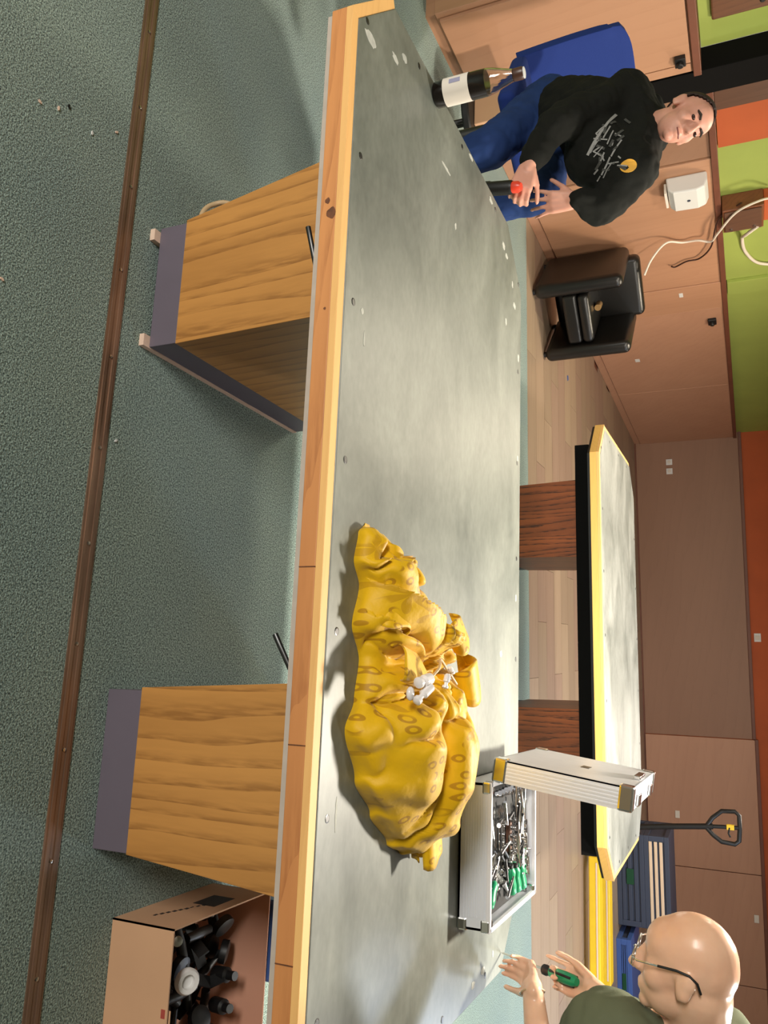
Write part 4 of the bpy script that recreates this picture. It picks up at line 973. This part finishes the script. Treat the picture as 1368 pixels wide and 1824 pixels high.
q = MB(); q.tube([H1+.93*R1@V((-.024,.091,-.063)), H1+.93*R1@V((0,.099,-.064)), H1+.93*R1@V((.024,.091,-.063))],[.0022,.003,.0022],8); q.build('mouth', mat('mouth_dark', lin(120,66,60), .5), pm, smooth=60)
# chest print, draped on the hoodie by projecting along the chest normal
bvh = BVHTree.FromPolygons([v.co + pm.location for v in hood.data.vertices], [tuple(p.vertices) for p in hood.data.polygons])
cdir = V((.30,-.95,.05)).normalized(); cx_ = V((0,0,1)).cross(cdir).normalized(); cu_ = cdir.cross(cx_); cu_ = cu_ if cu_.z > 0 else -cu_
PC = V((-2.03,2.92,1.115))
def decal(name, pts, m_, off=.003):
    out = []
    for (u,v_) in pts:
        o_ = PC+cx_*u+cu_*v_+cdir*.6; hit = bvh.ray_cast(o_, -cdir)
        if hit[0] is None: return None
        out.append(hit[0]+cdir*off)
    q = MB(); n = len(out)//2
    q.add(out, [(i,i+1,n+i+1,n+i) for i in range(n-1)]); o = q.build(name, m_, hood)
    so = o.modifiers.new('t','SOLIDIFY'); so.thickness = .0015; return o
pw = mat('grey_print', lin(150,150,148), .8); pyw = mat('yellow_emblem', lin(226,170,60), .7); rr = random.Random(11)
def stroke(u0,v0,u1,v1,wd,m_, name='print_stroke', n=8):
    d = V((u1-u0,v1-v0)); L_ = d.length or 1; nx, ny = -d.y/L_*wd/2, d.x/L_*wd/2
    a = [(u0+(u1-u0)*i/n+nx, v0+(v1-v0)*i/n+ny) for i in range(n+1)]; b = [(u0+(u1-u0)*i/n-nx, v0+(v1-v0)*i/n-ny) for i in range(n+1)]
    return decal(name, a+b, m_)
stroke(-.13,.02,.03,-.085,.010,pw); 
for k in range(9):
    u = -.09+.02*k; v_ = rr.uniform(-.04,.04); stroke(u, v_, u+rr.uniform(.03,.06), v_-rr.uniform(.02,.05), rr.uniform(.003,.008), pw)
for k in range(16):
    u = -.11+.014*k; v_ = rr.uniform(-.06,.05); stroke(u, v_, u+rr.uniform(.01,.03), v_+rr.uniform(-.03,.03), .009, mat('faded_grey_print', lin(70,71,68), .85) if k == 0 else bpy.data.materials['faded_grey_print'])
for k in range(14):
    u = -.05+.012*k; v_ = rr.uniform(-.07,.03); stroke(u, v_, u+.012, v_+rr.uniform(-.03,.05), .005, pw)
n_ = 14; decal('emblem', [(.105+.024*math.cos(math.pi*i/(n_-1)), .06+.03*math.sin(math.pi*i/(n_-1))) for i in range(n_)]+[(.105+.024*math.cos(math.pi*i/(n_-1)), .06-.03*math.sin(math.pi*i/(n_-1))) for i in range(n_)], pyw)
# the tool in his hand
tl = thing('hand_tool', 'black cylindrical tool with red end in the seated person\'s hand', 'tool', tuple(tool0))
Mx = align(tool0, tool1)
MB().lathe([(.02,0),(.026,.004),(.026,.13),(.022,.138)],18,Mx).build('body', M['black'], tl, smooth=40)
MB().lathe([(.021,.137),(.021,.158),(.014,.170)],18,Mx).build('red_end', mat('red_plastic', lin(226,70,48), .35), tl, smooth=40)
for a in (0.6,0.9):
    q = MB(); q.tube([Mx@V((.027*math.cos(a+1.6),.027*math.sin(a+1.6),.02)), Mx@V((.027*math.cos(a+1.6),.027*math.sin(a+1.6),.045))],.002,6); q.build('clip', M['chrome'], tl)

# ---- blue high chair
ch = thing('blue_chair', 'blue upholstered swivel chair under the seated person', 'chair', (-2.60,3.36,0), math.radians(-32))
o = soft('seat', (-.23,-.22,.60),(.23,.22,.68), M['bluefabric'], ch, .03)
q = MB(); g_ = []
for i in range(13):
    v_ = i/12; z = .63+.50*v_; rowp = []
    for j in range(13):
        u = -1+2*j/12; hw = .225*(1-.10*v_**3)
        rowp.append(V((-.25-.13*v_+.05*u*u*.6, u*hw, z - (.04*u**4 if v_ > .9 else 0))))
    g_.append(rowp)
n_, k_ = 13, 13; q.add([p for r in g_ for p in r], [(i*k_+j,(i+1)*k_+j,(i+1)*k_+j+1,i*k_+j+1) for i in range(12) for j in range(12)])
o = q.build('backrest', M['bluefabric'], ch, smooth=180, world=False); so = o.modifiers.new('t','SOLIDIFY'); so.thickness = .05; so.offset = 0; bv = o.modifiers.new('b','BEVEL'); bv.width = .02; bv.segments = 4; bv.limit_method = 'ANGLE'
MB().box((-.30,-.03,.565),(-.27,.03,.76)).build('back_bracket', M['black'], ch, world=False); MB().box((-.30,-.03,.565),(.05,.03,.598)).build('bracket_arm', M['black'], ch, world=False)
MB().lathe([(.03,.07),(.03,.585),(.05,.597)],16).build('gas_column', M['darksteel'], ch, smooth=40, world=False)
q = MB(); q.tube([(0,0,.30),(.3,.0,.305),(.62,.10,.31)],.014,8); q.box((.50,-.06,.315),(.76,.16,.33)); q.build('footrest', M['black'], ch, world=False)
for k in range(5):
    a = 2*math.pi*k/5; q = MB(); q.tube([(0,0,.085),(.28*math.cos(a),.28*math.sin(a),.065)],[.024,.016],8); q.lathe([(.022,0),(.026,.012),(.026,.036),(.022,.048)],12,Matrix.Translation((.28*math.cos(a),.28*math.sin(a),.0))); q.build('base_arm', M['black'], ch, smooth=50, world=False)

# ---- bald man bending over the table
p2 = thing('person', 'bald person in olive shirt and glasses bending over the table corner with a screwdriver', 'person', (1.35,2.3,0))
H2 = V((.600,2.113,1.351)); F2 = (c_down*.975-c_right*.16+c_fwd*.50).normalized(); U2 = (-c_right*.975-c_down*.16); U2 = (U2-F2*U2.dot(F2)).normalized(); R2 = Matrix((F2.cross(U2),F2,U2)).transposed(); S2 = .98
tip = V((.790,2.640,.7815)); hB = V((.778,2.52,.937)); hE = V((.779,2.458,1.052))
hE = tip+(hE-tip).normalized()*.312; hB = tip+(hE-tip).normalized()*.185
sd = (hE-tip).normalized()
q = MB(); head_solids(q, H2, R2, S2, 1.08)
nk = V((.79,2.22,1.35)); q.cap(H2+R2@V((0,-.040,-.04))*S2, .066, nk, .072)
pel2 = V((1.38,2.32,1.0)); q.chain([nk,V((1.0,2.28,1.24)),pel2],[.09,.13,.14])
sL2, eL2, wL2 = V((.77,2.11,1.18)), V((1.02,2.27,1.00)), V((.845,2.415,.931))-c_right*.055; sR2, eR2 = V((.84,2.38,1.39)), V((1.00,2.52,1.24))
fR = -sd; pR = c_down*.8-c_right*.35; pR = (pR-fR*pR.dot(fR)).normalized(); wR2 = tip+sd*.345-pR*.028
q.chain([nk,sL2,eL2,wL2],[.07,.062,.045,.028]); q.chain([nk,sR2,eR2,wR2+sd*.01],[.07,.062,.045,.028])
for s_ in (-1,1): q.chain([pel2+V((0,.09*s_,-.05)),V((1.30,2.32+.11*s_,.52)),V((1.38,2.32+.12*s_,.08)),V((1.20,2.32+.13*s_,.04))],[.085,.06,.042,.036])
# left hand steadies the shaft, right hand grips the handle with the index finger along it
sh_pt = tip+sd*.10; fdir = (sh_pt-wL2).normalized()
pL = c_fwd*.8+c_down*.45
hand_solids(q, wL2+fdir*.004, fdir, pL.cross(fdir), pL, [(.45,.75,.5),(.65,.9,.5),(.8,.95,.5),(.9,.95,.5)], -.02, (.40,.25,.35), .98, .9)
hand_solids(q, wR2, fR, fR.cross(pR), pR, [(.10,.25,.15),(.75,1.25,.8),(.85,1.3,.8),(.9,1.3,.8)], .05, (.42,.45,.4), .98, .9)
link('body', remesh('body', q, M['skin2'], .005, p2, 10), p2)
q = MB(); q.chain([V((.86,2.23,1.33)),V((1.02,2.28,1.25)),V((1.34,2.32,1.02))],[.115,.185,.19])
q.chain([V((.86,2.19,1.28)),sL2,V((.90,2.19,1.085))],[.12,.105,.088]); q.chain([V((.87,2.29,1.36)),sR2,V((.93,2.46,1.31))],[.12,.10,.085]); q.cap(V((.82,2.20,1.355)),.092,V((.84,2.22,1.35)),.10)
cloth('shirt', q, M['olive'], p2, amp=.012)
q = MB(); q.cap(pel2,.165,pel2+V((.0,0,-.08)),.165)
for s_ in (-1,1): q.chain([pel2+V((0,.08*s_,-.05)),V((1.30,2.32+.11*s_,.52)),V((1.37,2.32+.12*s_,.075))],[.125,.09,.078])
cloth('trousers', q, M['trousers'], p2, voxel=.012)
for s_ in (-1,1):
    q = MB(); q.cap(V((1.40,2.32+.12*s_,.06)),.058,V((1.19,2.32+.13*s_,.042)),.04); link('shoe', remesh('shoe', q, M['shoe'], .008, p2), p2)
# glasses
gl = thing('eyeglasses', 'thin metal-framed glasses worn by the bald person', 'glasses', tuple(H2))
hp = lambda x,y,z: H2+R2@(V((x,y,z))*S2)
lensm = bpy.data.materials.new('spectacle_lens'); lensm.use_nodes = True; g = lensm.node_tree.nodes['Principled BSDF']; g.inputs['Transmission Weight'].default_value = 1; g.inputs['Roughness'].default_value = .02; g.inputs['IOR'].default_value = 1.1
for sx in (-1,1):
    rim = [hp(sx*.036+.026*math.cos(a), .112, .004+.019*math.sin(a)) for a in [2*math.pi*k/20 for k in range(21)]]
    q = MB(); q.tube(rim,.0016,6); q.build('rim', M['steel'], gl, smooth=60)
    q = MB(); q.add(rim[:20]+[p+(R2@V((0,.0012,0))) for p in rim[:20]], [tuple(range(20)),tuple(range(39,19,-1))]+[(i,(i+1)%20,20+(i+1)%20,20+i) for i in range(20)]); q.build('lens', lensm, gl)
    q = MB(); q.tube([hp(sx*.062,.112,.012),hp(sx*.078,.10,.013),hp(sx*.083,.055,.020)],.0022,8); q.build('temple', M['chrome'], gl, smooth=60)
    q = MB(); q.tube([hp(sx*.083,.055,.020),hp(sx*.088,.015,.027),hp(sx*.091,-.012,.027),hp(sx*.089,-.030,.016),hp(sx*.086,-.040,-.004)],.0028,8); q.build('temple_tip', M['black'], gl, smooth=60)
q = MB(); q.tube([hp(-.010,.114,.008),hp(0,.118,.010),hp(.010,.114,.008)],.0016,6); q.build('bridge', M['steel'], gl, smooth=60)
# held screwdriver
dv = thing('screwdriver', 'green and black screwdriver held by the bald person at the table corner', 'screwdriver', tuple(tip))
Mx = align(tip, hE); LH = (hB-tip).length
MB().lathe([(.001,0),(.0028,.006),(.0032,.02),(.0032,LH)],10,Mx).build('shaft', M['steel'], dv, smooth=40)
MB().lathe([(.008,LH-.002),(.014,LH),(.0145,LH+.012),(.011,LH+.018),(.012,LH+.028)],16,Mx).build('collar', M['black'], dv, smooth=40)
MB().lathe([(.0125,LH+.028),(.0155,LH+.045),(.0165,LH+.08),(.0155,LH+.115),(.010,LH+.128)],16,Mx).build('handle', M['toolgreen'], dv, smooth=40)
for k in range(3):
    a = 2*math.pi*k/3; q = MB(); q.tube([Mx@V((.0135*math.cos(a),.0135*math.sin(a),LH+.034)),Mx@V((.0165*math.cos(a),.0165*math.sin(a),LH+.08)),Mx@V((.0150*math.cos(a),.0150*math.sin(a),LH+.116))],.0035,8); q.build('grip_strip', M['black'], dv, smooth=50)
# bracelet on the left wrist
br = thing('bracelet', 'thin cord bracelet with silver bead on the bald person\'s left wrist', 'bracelet', tuple(wL2))
fa = (wL2-eL2).normalized(); u_ = fa.orthogonal().normalized(); v_ = fa.cross(u_); cB = wL2-fa*.012
q = MB(); q.tube([cB+(u_*math.cos(a)+v_*math.sin(a))*.0315 for a in [2*math.pi*k/24 for k in range(25)]],.0022,6); q.build('cord', M['cable_beige'], br, smooth=60)
for k in range(3): MB().ellip(cB+(u_*math.cos(4.9+.25*k)+v_*math.sin(4.9+.25*k))*.034,.0045).build('bead', M['chrome'], br, smooth=180)
